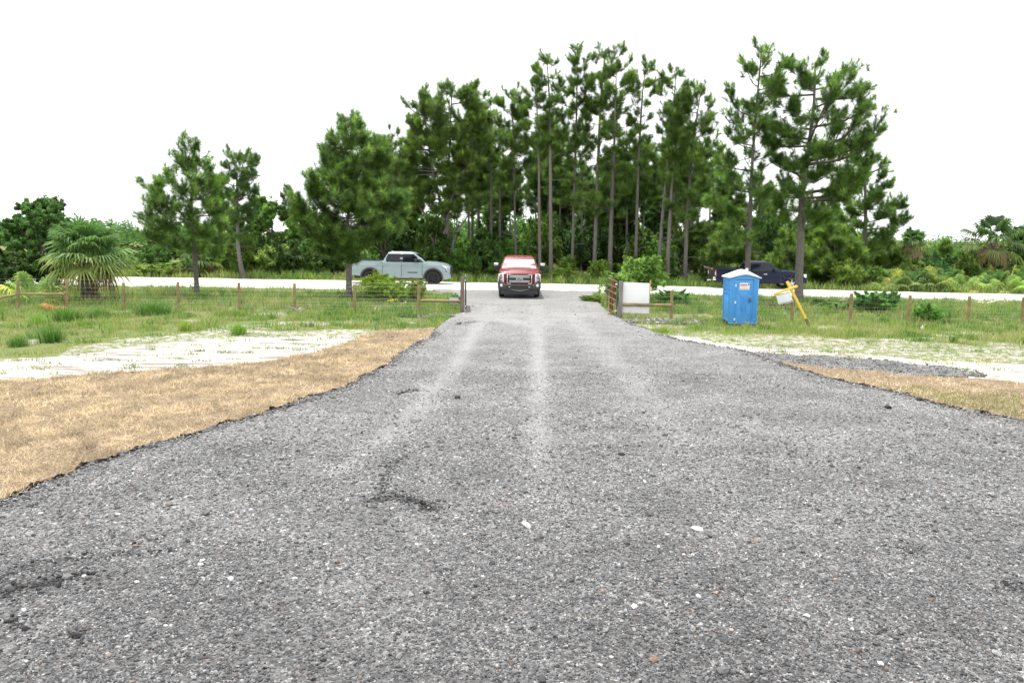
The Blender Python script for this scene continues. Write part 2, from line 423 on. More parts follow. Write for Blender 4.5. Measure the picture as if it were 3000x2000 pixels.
# ================================================================== ground outlines (read off the photograph, laid on the ground plane)
LEFT_PX = [(-700, 1800), (-250, 1570), (0, 1480), (121, 1428), (255, 1371), (383, 1326), (536, 1288), (638, 1256), (765, 1218), (893, 1173), (1008, 1139), (1059, 1107), (1122, 1078), (1199, 1020), (1263, 988), (1276, 966), (1314, 937), (1362, 912), (1362, 895), (1352, 878), (1325, 862), (1262, 851)]
RIGHT_PX = [(3700, 1480), (3300, 1335), (3000, 1240), (2934, 1227), (2781, 1199), (2653, 1158), (2551, 1139), (2423, 1110), (2283, 1066), (2176, 1030), (2087, 1015), (1997, 998), (1920, 977), (1843, 952), (1813, 936), (1792, 926), (1771, 905), (1750, 880), (1730, 865), (1760, 857)]
LG, RG = Gs(LEFT_PX), Gs(RIGHT_PX)
def xl(Y): return np.interp(Y, LG[:, 1], LG[:, 0])
def xr(Y): return np.interp(Y, RG[:, 1], RG[:, 0])
SODL = np.vstack([Gs([(-700, 1180), (0, 1122), (255, 1107), (510, 1087), (765, 1069), (918, 1040), (1020, 1008), (1084, 980), (1150, 971), (1272, 966)]), LG[:16][::-1]])
SODR = np.vstack([Gs([(2283, 1064), (2423, 1084), (2653, 1103), (3000, 1129), (3600, 1175)]), RG[:9]])
SANDL = Gs([(-600, 1100), (0, 1052), (150, 1045), (300, 1030), (421, 1012), (612, 990), (850, 984), (1090, 984), (1150, 975), (1100, 1000), (900, 1060), (0, 1140), (-600, 1190)])
SANDR = Gs([(1880, 966), (1960, 980), (2120, 1003), (2300, 1018), (2600, 1040), (2850, 1062), (3400, 1085), (3400, 1180), (2895, 1125), (2283, 1075), (2176, 1036), (1997, 1006)])
MIXR = Gs([(1930, 962), (2100, 972), (2350, 975), (2600, 992), (2800, 1004), (3400, 1040), (3400, 1180), (2283, 1075), (1997, 1006)])
MIXL = Gs([(120, 1052), (220, 1012), (400, 985), (620, 968), (1080, 966), (1080, 990), (500, 1010)])
ROAD_N = np.array([(-200, 44.6), (-24, 42.9), (0, 42.6), (4, 42.6), (24, 40.4), (60, 37.0), (200, 26)])
ROAD_F = np.array([(-200, 53), (-24, 51.0), (0, 49.4), (8, 48.6), (24, 45.2), (60, 41.4), (200, 30)])
def road_n(x): return np.interp(x, ROAD_N[:, 0], ROAD_N[:, 1])
def road_f(x): return np.interp(x, ROAD_F[:, 0], ROAD_F[:, 1])

def cover(x, y):                       # how grassy the sandy ground is
    wx = (fbm(x * .9, y * .9, 3) - .5) * 1.6; wy = (fbm(x * .9, y * .9, 9) - .5) * 1.4
    c = np.ones(np.shape(x))
    c = np.where(in_poly(x + wx, y + wy, MIXL), .47, c); c = np.where(in_poly(x + wx, y + wy, MIXR), .5, c)
    c = np.where(in_poly(x + wx * .5, y + wy * .5, SANDL), .06, c); c = np.where(in_poly(x + wx * .7, y + wy * .7, SANDR), .12, c)
    nr = road_n(x) - y
    c = np.where((nr < 2.6) & (nr > -.3), np.minimum(c, .55), c)
    bare = fbm(x * .55, y * .75, 19); c = np.where((bare > .64) & (y > 20) & (y < 43), np.minimum(c, .5), c)
    return c
def gz(x, y): return -.03 + .07 * (fbm(np.asarray(x) * .35, np.asarray(y) * .35, 5) - .5)

def axis(dense0, dense1, st, lo, hi):
    a = list(np.arange(dense0, dense1, st)); s = st
    while a[-1] < hi: s *= 1.35; a.append(a[-1] + s)
    s = st
    while a[0] > lo: s *= 1.35; a.insert(0, a[0] - s)
    return np.array(a)
gx = axis(-24, 28, .17, -2500, 2500); gy = axis(14, 54, .17, -60, 4000)
XX, YY = np.meshgrid(gx, gy); nx, ny = len(gx), len(gy)
cv = cover(XX, YY)
forest_shade = np.clip((YY - road_f(XX) - 1.5) / 3, 0, 1) * np.clip((PX(2480, 55) - XX) / 4, 0, 1) * np.clip((XX - PX(900, 55)) / 4, 0, 1)  # shadow under the wood, painted into the ground colour
ZZ = np.where((YY > 12) & (YY < 58), gz(XX, YY), -.03)
idx = np.arange(nx * ny).reshape(ny, nx)
Qg = np.stack([idx[:-1, :-1], idx[:-1, 1:], idx[1:, 1:], idx[1:, :-1]], -1).reshape(-1, 4)
g = mesh_obj('ground', np.stack([XX, YY, ZZ], -1), None, Qg, GROUND, None, np.stack([cv, forest_shade * .9, 0 * cv], -1).reshape(-1, 3), smooth=True)
setp(g, 'pale sandy ground with patchy grass reaching to the horizon', 'ground', kind='structure')

# ------------------------------------------------------------------ the white sand road across the back
rx = axis(-26, 30, .2, -190, 190)
rows = []
for k in np.linspace(0, 1, 26):
    e = (fbm(rx * .8, rx * 0 + k * 3, 21) - .5) * (.9 if k in (0, 1) else 0)
    yy = road_n(rx) * (1 - k) + road_f(rx) * k + e
    zz = .045 + .05 * math.sin(PI * k) + .03 * (fbm(rx * .7, yy * 1.3, 8) - .5) - (.09 if k in (0, 1) else 0)
    rows.append(np.stack([rx, yy, zz], -1))
n1 = len(rx); idx = np.arange(26 * n1).reshape(26, n1)
Qr = np.stack([idx[:-1, :-1], idx[:-1, 1:], idx[1:, 1:], idx[1:, :-1]], -1).reshape(-1, 4)
o = mesh_obj('road', np.concatenate(rows), None, Qr, ROADM, smooth=True)
setp(o, 'white sand road crossing behind the fence', 'road', kind='structure')

# ------------------------------------------------------------------ gravel driveway
def seg_dist(x, y, P):
    d = np.full(np.shape(x), 1e9)
    for (ax, ay), (bx, by) in zip(P[:-1], P[1:]):
        L = (bx - ax) ** 2 + (by - ay) ** 2; t = np.clip(((x - ax) * (bx - ax) + (y - ay) * (by - ay)) / L, 0, 1)
        d = np.minimum(d, np.hypot(x - ax - t * (bx - ax), y - ay - t * (by - ay)))
    return d
TRACKS = [(Gs([(1570, 900), (1577, 1000), (1578, 1150), (1582, 1400)]), .80, .20), (Gs([(1440, 900), (1400, 960), (1330, 1080), (1220, 1200), (1080, 1320), (980, 1390)]), .72, .23),
          (Gs([(1660, 920), (1760, 1020), (1900, 1180), (2080, 1420), (2250, 1700)]), .42, .38), (Gs([(2080, 1560), (2120, 1650), (2140, 1800)]), .3, .3), (Gs([(1480, 940), (1560, 955), (1600, 940)]), .8, .5), (Gs([(1400, 930), (1720, 925)]), .35, .8)]
DARKS = [(Gs([(1090, 1478), (1150, 1462), (1215, 1482), (1260, 1500)]), 1.0, .12), (Gs([(1180, 1345), (1130, 1400), (1125, 1450)]), .6, .06), (Gs([(-20, 1750), (90, 1735), (200, 1705), (250, 1690)]), 1.0, .09), (Gs([(40, 1690), (150, 1660), (300, 1640), (430, 1620)]), .7, .12),
         (Gs([(20, 1840), (60, 1850)]), .5, .09), (Gs([(220, 1870), (250, 1880)]), .4, .06), (Gs([(2640, 1620), (2720, 1645)]), .4, .10), (Gs([(2960, 1740), (3020, 1755)]), .6, .11), (Gs([(1160, 1160), (1220, 1150)]), .6, .08), (Gs([(1340, 955), (1400, 945)]), .8, .12)]
def dust(x, y):
    d = np.clip((y - 17) / 14, 0, 1) * .72
    for P, a, s in TRACKS: d = d + a * np.exp(-(seg_dist(x, y, P) / s) ** 2) * np.clip((y - 6.5) / 7, 0, 1) * (.45 + 1.0 * fbm(x * 1.3, y * .6, 77))
    return np.clip(d, 0, 1)
def dark(x, y):
    d = .46 * np.clip((8.8 - y) / 3.8, 0, 1) * (.5 + fbm(x * .7, y * .7, 79))  # shading of the near stones painted in: tone darkens towards the camera
    for P, a, s in DARKS: d = np.maximum(d, a * np.exp(-(seg_dist(x, y, P) / s) ** 2))
    ed = np.minimum(x - xl(y), xr(y) - x)
    return np.clip(d + .12 * np.exp(-(ed / .35) ** 2) * (y < 24), 0, 1)
def dz(x, y):
    h = .045 + .05 * (fbm(x * .7, y * .7, 31) - .5) + .022 * (fbm(x * 6, y * 6, 41, 3) - .5)
    for P, a, s in TRACKS[:4]: h = h - .018 * a * np.exp(-(seg_dist(x, y, P) / s) ** 2)
    for P, a, s in DARKS: h = h + .010 * a * np.exp(-(seg_dist(x, y, P) / s) ** 2) * fbm(x * 14, y * 14, 51, 2)
    return h
Yr = 3.4 * (43.3 / 3.4) ** np.linspace(0, 1, 560); ncol = 430
S = np.linspace(0, 1, ncol)
L_ = np.maximum(xl(Yr) + (fbm(Yr * 2.2, Yr * 0, 61) - .5) * .28 + (fbm(Yr * 11, Yr * 0, 62) - .5) * .1, -.74 * Yr - 1); R_ = np.minimum(xr(Yr) + (fbm(Yr * 2.2, Yr * 0 + 9, 63) - .5) * .3 + (fbm(Yr * 11, Yr * 0, 64) - .5) * .1, .74 * Yr + 1)
DX = L_[:, None] * (1 - S) + R_[:, None] * S; DY = np.repeat(Yr[:, None], ncol, 1)
DZ = dz(DX, DY) + .008 * (vnoise(DX * 38, DY * 38, 71) - .5)
for c_, dd in ((0, .16), (1, .05), (-1, .16), (-2, .05)): DZ[:, c_] -= dd * .35
idx = np.arange(len(Yr) * ncol).reshape(len(Yr), ncol)
Qd = np.stack([idx[:-1, :-1], idx[:-1, 1:], idx[1:, 1:], idx[1:, :-1]], -1).reshape(-1, 4)
o = mesh_obj('driveway', np.stack([DX, DY, DZ], -1), None, Qd, GRAVEL, None, np.stack([dust(DX, DY), dark(DX, DY), 0 * DX], -1).reshape(-1, 3), smooth=True)
setp(o, 'wide grey driveway of crushed asphalt running to the gate', 'driveway', kind='structure')

# ------------------------------------------------------------------ sheets with ragged edges (sod, gravel spur)
def sheet(name, poly, st, zf, mats, wob=.12, colf=None, skirt=.08, limit=True):
    lo, hi = poly.min(0), poly.max(0)
    xs = np.arange(max(lo[0], -.76 * hi[1] - 1), min(hi[0], .76 * hi[1] + 1), st); ys = np.arange(lo[1], hi[1], st)
    X, Y = np.meshgrid((xs[:-1] + xs[1:]) / 2, (ys[:-1] + ys[1:]) / 2)
    wx = (fbm(X * 2.5, Y * 2.5, 13) - .5) * wob + (vnoise(X * 12, Y * 12, 14) - .5) * wob * .5; wy = (fbm(X * 2.5, Y * 2.5, 15) - .5) * wob + (vnoise(X * 12, Y * 12, 16) - .5) * wob * .5
    m = in_poly(X + wx, Y + wy, poly) & (np.abs(X) < .76 * Y + 1)
    n = len(xs); I = np.arange(len(xs) * len(ys)).reshape(len(ys), n)
    q = np.stack([I[:-1, :-1], I[:-1, 1:], I[1:, 1:], I[1:, :-1]], -1)[m]
    VX, VY = np.meshgrid(xs, ys); jx = (vnoise(VX * 31, VY * 31, 5) - .5) * st * .7; jy = (vnoise(VX * 31, VY * 31, 6) - .5) * st * .7
    V = np.stack([VX + jx, VY + jy, zf(VX, VY)], -1).reshape(-1, 3)
    mp_ = np.pad(m, 1); sk = []
    for (dy, dx, a, b) in ((-1, 0, (0, 0), (0, 1)), (1, 0, (1, 1), (1, 0)), (0, -1, (1, 0), (0, 0)), (0, 1, (0, 1), (1, 1))):
        e = m & ~mp_[1 + dy:1 + dy + m.shape[0], 1 + dx:1 + dx + m.shape[1]]
        yy, xx = np.nonzero(e); sk.append(np.stack([I[yy + a[0], xx + a[1]], I[yy + b[0], xx + b[1]]], -1))
    sk = np.concatenate(sk); N = len(V)
    V2 = V.copy(); V2[:, 2] -= skirt
    Vall = np.vstack([V, V2]); Qs = np.stack([sk[:, 1], sk[:, 0], sk[:, 0] + N, sk[:, 1] + N], -1)
    used = np.unique(np.concatenate([q.ravel(), Qs.ravel()])); rm = np.zeros(len(Vall), int); rm[used] = np.arange(len(used))
    Vu = Vall[used]; Qa = rm[np.vstack([q, Qs])]
    col = colf(Vu[:, 0], Vu[:, 1]) if colf else None
    mi = np.concatenate([np.zeros(len(q), int), np.ones(len(Qs), int) * (len(mats) - 1)])
    return mesh_obj(name, Vu, None, Qa, mats, None, col, mi)
def sodz(x, y): return .062 + .05 * (fbm(x * 1.5, y * 1.5, 81) - .5) + .10 * (np.maximum(fbm(x * 5, y * 5, 83, 3), .42) - .5)
o = sheet('lawn', SODL, .05, sodz, [SOD, SOILM], .16, skirt=.12)
setp(o, 'large strip of dried brown sod along the driveway on the sand side', 'sod', kind='structure')
o = sheet('lawn', SODR, .05, sodz, [SOD, SOILM], .14, skirt=.12)
setp(o, 'pointed tongue of dried brown sod beside the blue toilet side of the driveway', 'sod', kind='structure')
SPUR = Gs([(2180, 1030), (2330, 1040), (2551, 1054), (2806, 1080), (2900, 1100), (2678, 1101), (2420, 1086), (2290, 1066)])
def spurz(x, y): return .022 + .03 * (fbm(x * 3, y * 3, 87, 3) - .5)
o = sheet('path', SPUR, .06, spurz, [GRAVEL, GRAVEL], .9, lambda x, y: np.stack([0 * x + .15, 0 * x + .25, 0 * x], -1), skirt=.05)
setp(o, 'thin spur of dark gravel spread over the sand behind the sod tongue', 'path', kind='structure')

# ------------------------------------------------------------------ loose stones of the driveway
ph = (1 + 5 ** .5) / 2
ICO_V = np.array([(-1, ph, 0), (1, ph, 0), (-1, -ph, 0), (1, -ph, 0), (0, -1, ph), (0, 1, ph), (0, -1, -ph), (0, 1, -ph), (ph, 0, -1), (ph, 0, 1), (-ph, 0, -1), (-ph, 0, 1)]) / 1.9
ICO_T = np.array([(0, 11, 5), (0, 5, 1), (0, 1, 7), (0, 7, 10), (0, 10, 11), (1, 5, 9), (5, 11, 4), (11, 10, 2), (10, 7, 6), (7, 1, 8), (3, 9, 4), (3, 4, 2), (3, 2, 6), (3, 6, 8), (3, 8, 9), (4, 9, 5), (2, 4, 11), (6, 2, 10), (8, 6, 7), (9, 8, 1)])
CUB_V = np.array([(-1, -1, -1), (1, -1, -1), (1, 1, -1), (-1, 1, -1), (-1, -1, 1), (1, -1, 1), (1, 1, 1), (-1, 1, 1)]) * .72
CUB_Q = np.array([(4, 5, 6, 7), (0, 1, 5, 4), (1, 2, 6, 5), (2, 3, 7, 6), (3, 0, 4, 7)])
def stones(acc, P, size, col, ico):
    n = len(P); BV = ICO_V if ico else CUB_V; k = len(BV)
    V = BV[None] * rng.uniform(.68, 1.25, (n, k, 1)) + rng.normal(0, .06, (n, k, 3))
    V = V * np.stack([rng.uniform(.75, 1.35, n), rng.uniform(.7, 1.1, n), rng.uniform(.42, .85, n)], -1)[:, None] * size[:, None, None]
    a = rng.uniform(0, 2 * PI, n); b = rng.normal(0, .35, n); ca, sa, cb, sb = np.cos(a), np.sin(a), np.cos(b), np.sin(b)
    x, y, z = V[..., 0], V[..., 1], V[..., 2]
    x, z = x * cb[:, None] + z * sb[:, None], -x * sb[:, None] + z * cb[:, None]
    V = np.stack([x * ca[:, None] - y * sa[:, None], x * sa[:, None] + y * ca[:, None], z], -1) + P[:, None]
    F = (ICO_T if ico else CUB_Q)[None] + (np.arange(n) * k)[:, None, None]
    acc.add(V.reshape(-1, 3), F if ico else None, None if ico else F, np.repeat(col, k, 0))
def stone_cols(n, dk, du=0):
    u = rng.random(n); v = np.where(u < .26, rng.uniform(.055, .11, n), np.where(u < .78, rng.uniform(.11, .18, n), np.where(u < .965, rng.uniform(.18, .27, n), rng.uniform(.33, .58, n))))
    v = v * 1.12 * (1 - .72 * dk) + du * .08
    c = v[:, None] * np.array([.985, .99, 1.01]); br = rng.random(n) < .04; c[br] *= np.array([1.25, .95, .75]); return c
def scatter(y0, y1, dens, keep=lambda x, y: np.ones(len(x), bool)):
    A = .7 * (y1 ** 2 - y0 ** 2); n = int(A * dens)
    y = np.sqrt(rng.uniform(y0 ** 2, y1 ** 2, n)); x = rng.uniform(-.7, .7, n) * y
    m = (x > xl(y) - .02) & (x < xr(y) + .02) & keep(x, y); return x[m], y[m]
sa = Acc()
for (y0, y1, dens, s0, ico) in ((4.2, 7.4, 3200, .0064, 1), (7.4, 11, 1500, .0066, 0), (11, 17, 420, .0075, 0), (17, 34, 38, .010, 0)):
    x, y = scatter(y0, y1, dens, lambda x, y: rng.random(len(x)) < (1 - .75 * dust(x, y)) * np.clip(.05 + 1.5 * fbm(x * .8, y * .8, 91), .15, 1))
    n = len(x); dk = dark(x, y); sz = s0 * np.exp(rng.normal(0, .38, n)) * (1 + .35 * dk)
    stones(sa, np.stack([x, y, dz(x, y) + sz * .25], -1), sz, stone_cols(n, dk), ico)
x, y = scatter(4.3, 13, 55); n = len(x); sz = .016 * np.exp(rng.normal(0, .32, n)); stones(sa, np.stack([x, y, dz(x, y) + sz * .3], -1), sz, stone_cols(n, 0 * x), 1)
# dark crumbly clumps
for P, a, s in DARKS:
    m = int(150 * a ** 2); t = rng.integers(0, len(P) - 1, m); f = rng.random(m)[:, None]; q = P[t] * (1 - f) + P[t + 1] * f + rng.normal(0, s * 1.0, (m, 2))
    sz = .011 * np.exp(rng.normal(0, .45, m)); stones(sa, np.column_stack([q, dz(q[:, 0], q[:, 1]) + sz * .4]), sz, rng.uniform(.018, .06, (m, 1)) * np.array([1, 1, 1.05]), 1)
# crumbs along the ragged edges and gravel strips under the end panels of the fence
y = rng.uniform(6, 24, 2600); sd_ = rng.random(2600) < .5; x = np.where(sd_, xl(y) + np.abs(rng.normal(0, .14, 2600)), xr(y) - np.abs(rng.normal(0, .14, 2600))); m = np.abs(x) < .7 * y
x, y = x[m], y[m]; sz = .017 * np.exp(rng.normal(0, .4, len(x))); stones(sa, np.stack([x, y, dz(x, y) + .01], -1), sz, stone_cols(len(x), 0 * x + .22), 1)
for (a, b, wd, m) in ((G(1190, 925), G(1362, 923), .22, 1500), (G(1822, 938), G(2055, 943), .34, 2600), (G(1820, 945), G(1870, 962), .25, 700)):
    f = rng.random(m)[:, None]; q = np.array(a) * (1 - f) + np.array(b) * f + rng.normal(0, 1, (m, 2)) * np.array([.1, wd]); sz = .034 * np.exp(rng.normal(0, .35, m))
    stones(sa, np.column_stack([q, gz(q[:, 0], q[:, 1]) + .035 + 0 * sz]), sz, stone_cols(m, 0 * sz) * 1.15, 0)
q = np.column_stack([rng.uniform(SPUR[:, 0].min(), SPUR[:, 0].max(), 9000), rng.uniform(SPUR[:, 1].min(), SPUR[:, 1].max(), 9000)])[:3500]; q = q[in_poly(q[:, 0] + rng.normal(0, .3, 3500), q[:, 1] + rng.normal(0, .2, 3500), SPUR)]
sz = .011 * np.exp(rng.normal(0, .4, len(q))); stones(sa, np.column_stack([q, spurz(q[:, 0], q[:, 1]) + .005]), sz, stone_cols(len(q), 0 * sz + .3), 0)
o = sa.build('gravel', STONE); setp(o, 'loose crushed stones covering the driveway', 'gravel', kind='stuff')

# single clods and stones that stand out
def big_stone(px, py, size, col, flat, label, name, cat):
    x, y = G(px, py); a = Acc(); V = ICO_V.copy(); T = ICO_T
    mid = {}; V = list(V); T2 = []
    def md(i, j):
        k = (min(i, j), max(i, j))
        if k not in mid: mid[k] = len(V); p = (V[i] + V[j]); V.append(p / np.linalg.norm(p))
        return mid[k]
    for t in T:
        p, q, r = md(t[0], t[1]), md(t[1], t[2]), md(t[2], t[0]); T2 += [(t[0], p, r), (t[1], q, p), (t[2], r, q), (p, q, r)]
    V = np.array(V) * rng.uniform(.8, 1.15, (len(V), 1)) * .72 * np.array([size * 1.3, size, size * flat]); V[:, 2] = np.maximum(V[:, 2], -size * flat * .6)
    a.add(V, np.array(T2), None, np.array(col)); o = a.build(name, STONE, loc=(x, y, float(dz(x, y)) + size * flat * .35)); o.rotation_euler = (0, 0, float(rng.uniform(0, 6)))
    setp(o, label, cat)
big_stone(198, 1706, .052, (.16, .16, .165), .75, 'rounded grey stone in the dark clumps at the near edge of the driveway', 'stone', 'stone')
big_stone(247, 1700, .030, (.40, .39, .37), .7, 'small whitish stone right beside the rounded grey stone', 'stone', 'stone')
big_stone(2600, 1201, .085, (.025, .025, .028), .6, 'black asphalt clod lying alone near the right sod tip', 'clod', 'clod')
big_stone(2693, 1177, .10, (.03, .028, .026), .5, 'dark clod at the broken edge of the right sod', 'clod', 'clod')
big_stone(2044, 1560, .075, (.62, .61, .58), .3, 'largest flat white stone in the middle of the gravel', 'stone', 'stone')
big_stone(1914, 1954, .042, (.20, .125, .095), .6, 'reddish brown stone at the bottom of the gravel', 'stone', 'stone')
big_stone(2578, 1961, .030, (.60, .59, .56), .7, 'white pebble near the bottom of the gravel', 'stone', 'pebble')
big_stone(1340, 1174, .075, (.03, .03, .032), .6, 'black clod on the gravel left of the middle wheel track', 'clod', 'clod')
big_stone(1820, 1342, .06, (.03, .03, .033), .6, 'black clod on the gravel right of the middle wheel track', 'clod', 'clod')
big_stone(225, 1880, .042, (.022, .022, .024), .7, 'jet black clod near the lower left gravel', 'clod', 'clod')
big_stone(2480, 1420, .052, (.24, .24, .24), .65, 'pale grey stone with a dark shaded side on the right gravel', 'stone', 'stone')

# ------------------------------------------------------------------ grass
def blades(acc, P, h, wd, lean, col, az=None):
    n = len(P); az = rng.uniform(0, 2 * PI, n) if az is None else az; la = rng.uniform(0, 2 * PI, n)
    dx = np.stack([np.cos(az), np.sin(az), 0 * az], -1) * (wd / 2)[:, None]
    tip = P + np.stack([np.cos(la) * lean * h, np.sin(la) * lean * h, h], -1)
    mid = P + np.stack([np.cos(la) * lean * h * .3, np.sin(la) * lean * h * .3, h * .55], -1)
    V = np.stack([P - dx, P + dx, mid - dx * .7, mid + dx * .7, tip], 1)
    b = (np.arange(n) * 5)[:, None]
    acc.add(V.reshape(-1, 3), b + np.array([2, 3, 4]), b + np.array([0, 1, 3, 2]), np.repeat(col, 5, 0))
PAL = np.array([(.22, .32, .075), (.135, .25, .055), (.42, .38, .20), (.20, .29, .13), (.30, .38, .09), (.10, .20, .045)])
def grass_cols(x, y, warm=0.0):
    n = len(x); a = .5 + 1.5 * (fbm(x * .45, y * .45, 101) - .5); b = .5 + 1.5 * (fbm(x * .9, y * .9, 103) - .5)
    p = np.stack([.9 + 0 * x, 2.2 * np.clip(a - .35, 0, 1) * 3, 1.5 * np.clip(b - .42, 0, 1) * 5 + warm + 0 * x, 1.2 * np.clip(.55 - b, 0, 1) * 3, .7 + warm + 0 * x, .5 * np.clip(a - .45, 0, 1) * 5], -1)
    cs = np.cumsum(p / p.sum(1, keepdims=True), 1); k = (rng.random(n)[:, None] > cs).sum(1).clip(0, 5)
    return PAL[k] * rng.uniform(.7, 1.3, (n, 1))
ga = Acc()
FENCE_Y = 30.2
def grass_field(y0, y1, dens, hf, wf, xlim=.74, lo=.5):
    n = int(xlim * (y1 ** 2 - y0 ** 2) * dens); y = np.sqrt(rng.uniform(y0 ** 2, y1 ** 2, n)); x = rng.uniform(-xlim, xlim, n) * y
    c = cover(x, y); cl = fbm(x * 1.7, y * 1.7, 111); keep = rng.random(n) < np.clip(c * 1.25 - .18, .035, 1) * np.clip((cl - .30) * 3.2, .05, 1)
    ind = (x > xl(y) - .05) & (x < xr(y) + .05) & (y < 43)
    keep &= ~ind & ~in_poly(x, y, SODL) & ~in_poly(x, y, SODR) & ~((y > road_n(x) - .25) & (y < road_f(x) + .2)) & ~in_poly(x, y, SPUR)
    x, y, c, cl = x[keep], y[keep], c[keep], cl[keep]; n = len(x)
    h = hf(x, y) * rng.uniform(.4, 1.2, n) * (.25 + 1.35 * cl) * np.clip(c + .25, .4, 1)
    blades(ga, np.stack([x, y, gz(x, y) - .01], -1), h, wf * rng.uniform(.6, 1.3, n), rng.uniform(.1, .8, n), grass_cols(x, y, .25))
grass_field(16, 24, 420, lambda x, y: .11 + 0 * x, .011)
grass_field(24, 31, 480, lambda x, y: .12 + .12 * fbm(x * .6, y * .6, 121), .013)
grass_field(31, 43.5, 260, lambda x, y: .17 + .24 * fbm(x * .5, y * .5, 123), .020)
grass_field(45, 58, 90, lambda x, y: .34 + .35 * fbm(x * .4, y * .4, 125), .04)
# small plants and dry litter dotted over the bare sand
for poly, m in ((SANDL, 120), (SANDR, 70), (MIXR, 70)):
    lo, hi = poly.min(0), poly.max(0); q = np.column_stack([rng.uniform(max(lo[0], -.7 * hi[1]), min(hi[0], .7 * hi[1]), m * 3), rng.uniform(lo[1], hi[1], m * 3)]); q = q[in_poly(q[:, 0], q[:, 1], poly)][:m]
    for cx, cy in q:
        k = rng.integers(8, 40); p = rng.normal(0, 1, (k, 2)) * np.array([.16, .07]) * rng.uniform(.4, 1.4) + (cx, cy); cc = PAL[[0, 2, 2, 4, 3][rng.integers(0, 5)]] * (.55 if rng.random() < .4 else 1)
        blades(ga, np.column_stack([p, gz(p[:, 0], p[:, 1])]), rng.uniform(.02, .11, k), np.full(k, .016), rng.uniform(.3, 2.0, k), cc * rng.uniform(.7, 1.2, (k, 1)))
# taller weed clumps through the meadow
n = 1500; y = np.sqrt(rng.uniform(21 ** 2, 42.5 ** 2, n)); x = rng.uniform(-.72, .72, n) * y; k = (cover(x, y) > .6) & ~((x > xl(y) - .15) & (x < xr(y) + .15)) & (y < road_n(x) - .4) & ~in_poly(x, y, SODL) & ~in_poly(x, y, SODR); x, y = x[k], y[k]
for cx, cy in zip(x, y):
    k = int(rng.integers(14, 60)); p = rng.normal(0, 1, (k, 2)) * rng.uniform(.06, .28) + (cx, cy); hh = rng.uniform(.14, .42) * (1.25 if cy > 31 else .8); cc = PAL[[0, 1, 1, 2, 3, 4, 5][rng.integers(0, 7)]]
    blades(ga, np.column_stack([p, gz(p[:, 0], p[:, 1])]), hh * rng.uniform(.4, 1.1, k), np.full(k, .014 + .0003 * cy), rng.uniform(.15, .9, k), cc * rng.uniform(.65, 1.25, (k, 1)))
# seed-headed pale stalks
n = 5200; y = rng.uniform(21, 42, n); x = rng.uniform(-.72, .72, n) * y; k = (cover(x, y) > .6) & ~((x > xl(y) - .1) & (x < xr(y) + .1)) & (y < road_n(x) - .3); x, y = x[k], y[k]; n = len(x)
blades(ga, np.stack([x, y, gz(x, y)], -1), rng.uniform(.3, .62, n), np.full(n, .011), rng.uniform(.1, .5, n), np.array([.42, .36, .22]) * rng.uniform(.7, 1.2, (n, 1)))
# fresh green blades in the corner of the right sod
n = 26000; x = rng.uniform(4, 14, n); y = rng.uniform(11, 17.5, n); k = in_poly(x, y, SODR) & (fbm(x * 1.1, y * 1.1, 131) + (x - xr(y) < 1.2) * .12 + np.clip((15.2 - y) / 3, -.3, .4) > .62); x, y = x[k], y[k]; n = len(x)
blades(ga, np.stack([x, y, sodz(x, y) - .01], -1), rng.uniform(.05, .13, n), np.full(n, .007), rng.uniform(.2, .9, n), np.array([.17, .235, .05]) * rng.uniform(.7, 1.3, (n, 1)))
o = ga.build('grass', GRASSM); setp(o, 'patchy wild grass on the sandy ground by the fence', 'grass', kind='stuff')
# straws of the dead sod
da = Acc()
def straws(poly, n0, wd):
    lo, hi = poly.min(0), poly.max(0); x = rng.uniform(max(lo[0], -.7 * hi[1]), min(hi[0], .7 * hi[1]), n0); y = hi[1] - (hi[1] - lo[1]) * rng.random(n0) ** .62
    k = in_poly(x + rng.normal(0, .075, n0), y + rng.normal(0, .075, n0), poly) & (np.abs(x) < .7 * y) & (rng.random(n0) < np.clip(-.35 + 2.2 * fbm(x * 2.6, y * 2.6, 141), .08, 1)); x, y = x[k], y[k]; n = len(x)
    u = rng.random(n); c = np.where((u < .5)[:, None], np.array([.58, .45, .32]), np.where((u < .74)[:, None], np.array([.34, .24, .155]), np.array([.69, .575, .42]))) * rng.uniform(.7, 1.25, (n, 1)) * np.clip(.15 + 1.7 * fbm(x * 1.9, y * 1.9, 143), .45, 1.3)[:, None] * np.where(fbm(x * 6, y * 6, 149, 3) > .68, .6, 1.08)[:, None]
    L = rng.uniform(.04, .14, n); el = np.abs(rng.normal(0, .5, n))
    s = wd * (.6 + y / 14)
    blades(da, np.stack([x, y, sodz(x, y) + .002], -1), L * np.sin(el) + .006, s, L * np.cos(el) / (L * np.sin(el) + .006), c)
straws(SODL, 330000, .0042); straws(SODR, 60000, .0055)
o = da.build('dry_grass', STRAWM); setp(o, 'dead straw coloured blades of the dried sod', 'dry grass', kind='stuff')
rng = np.random.default_rng(21)
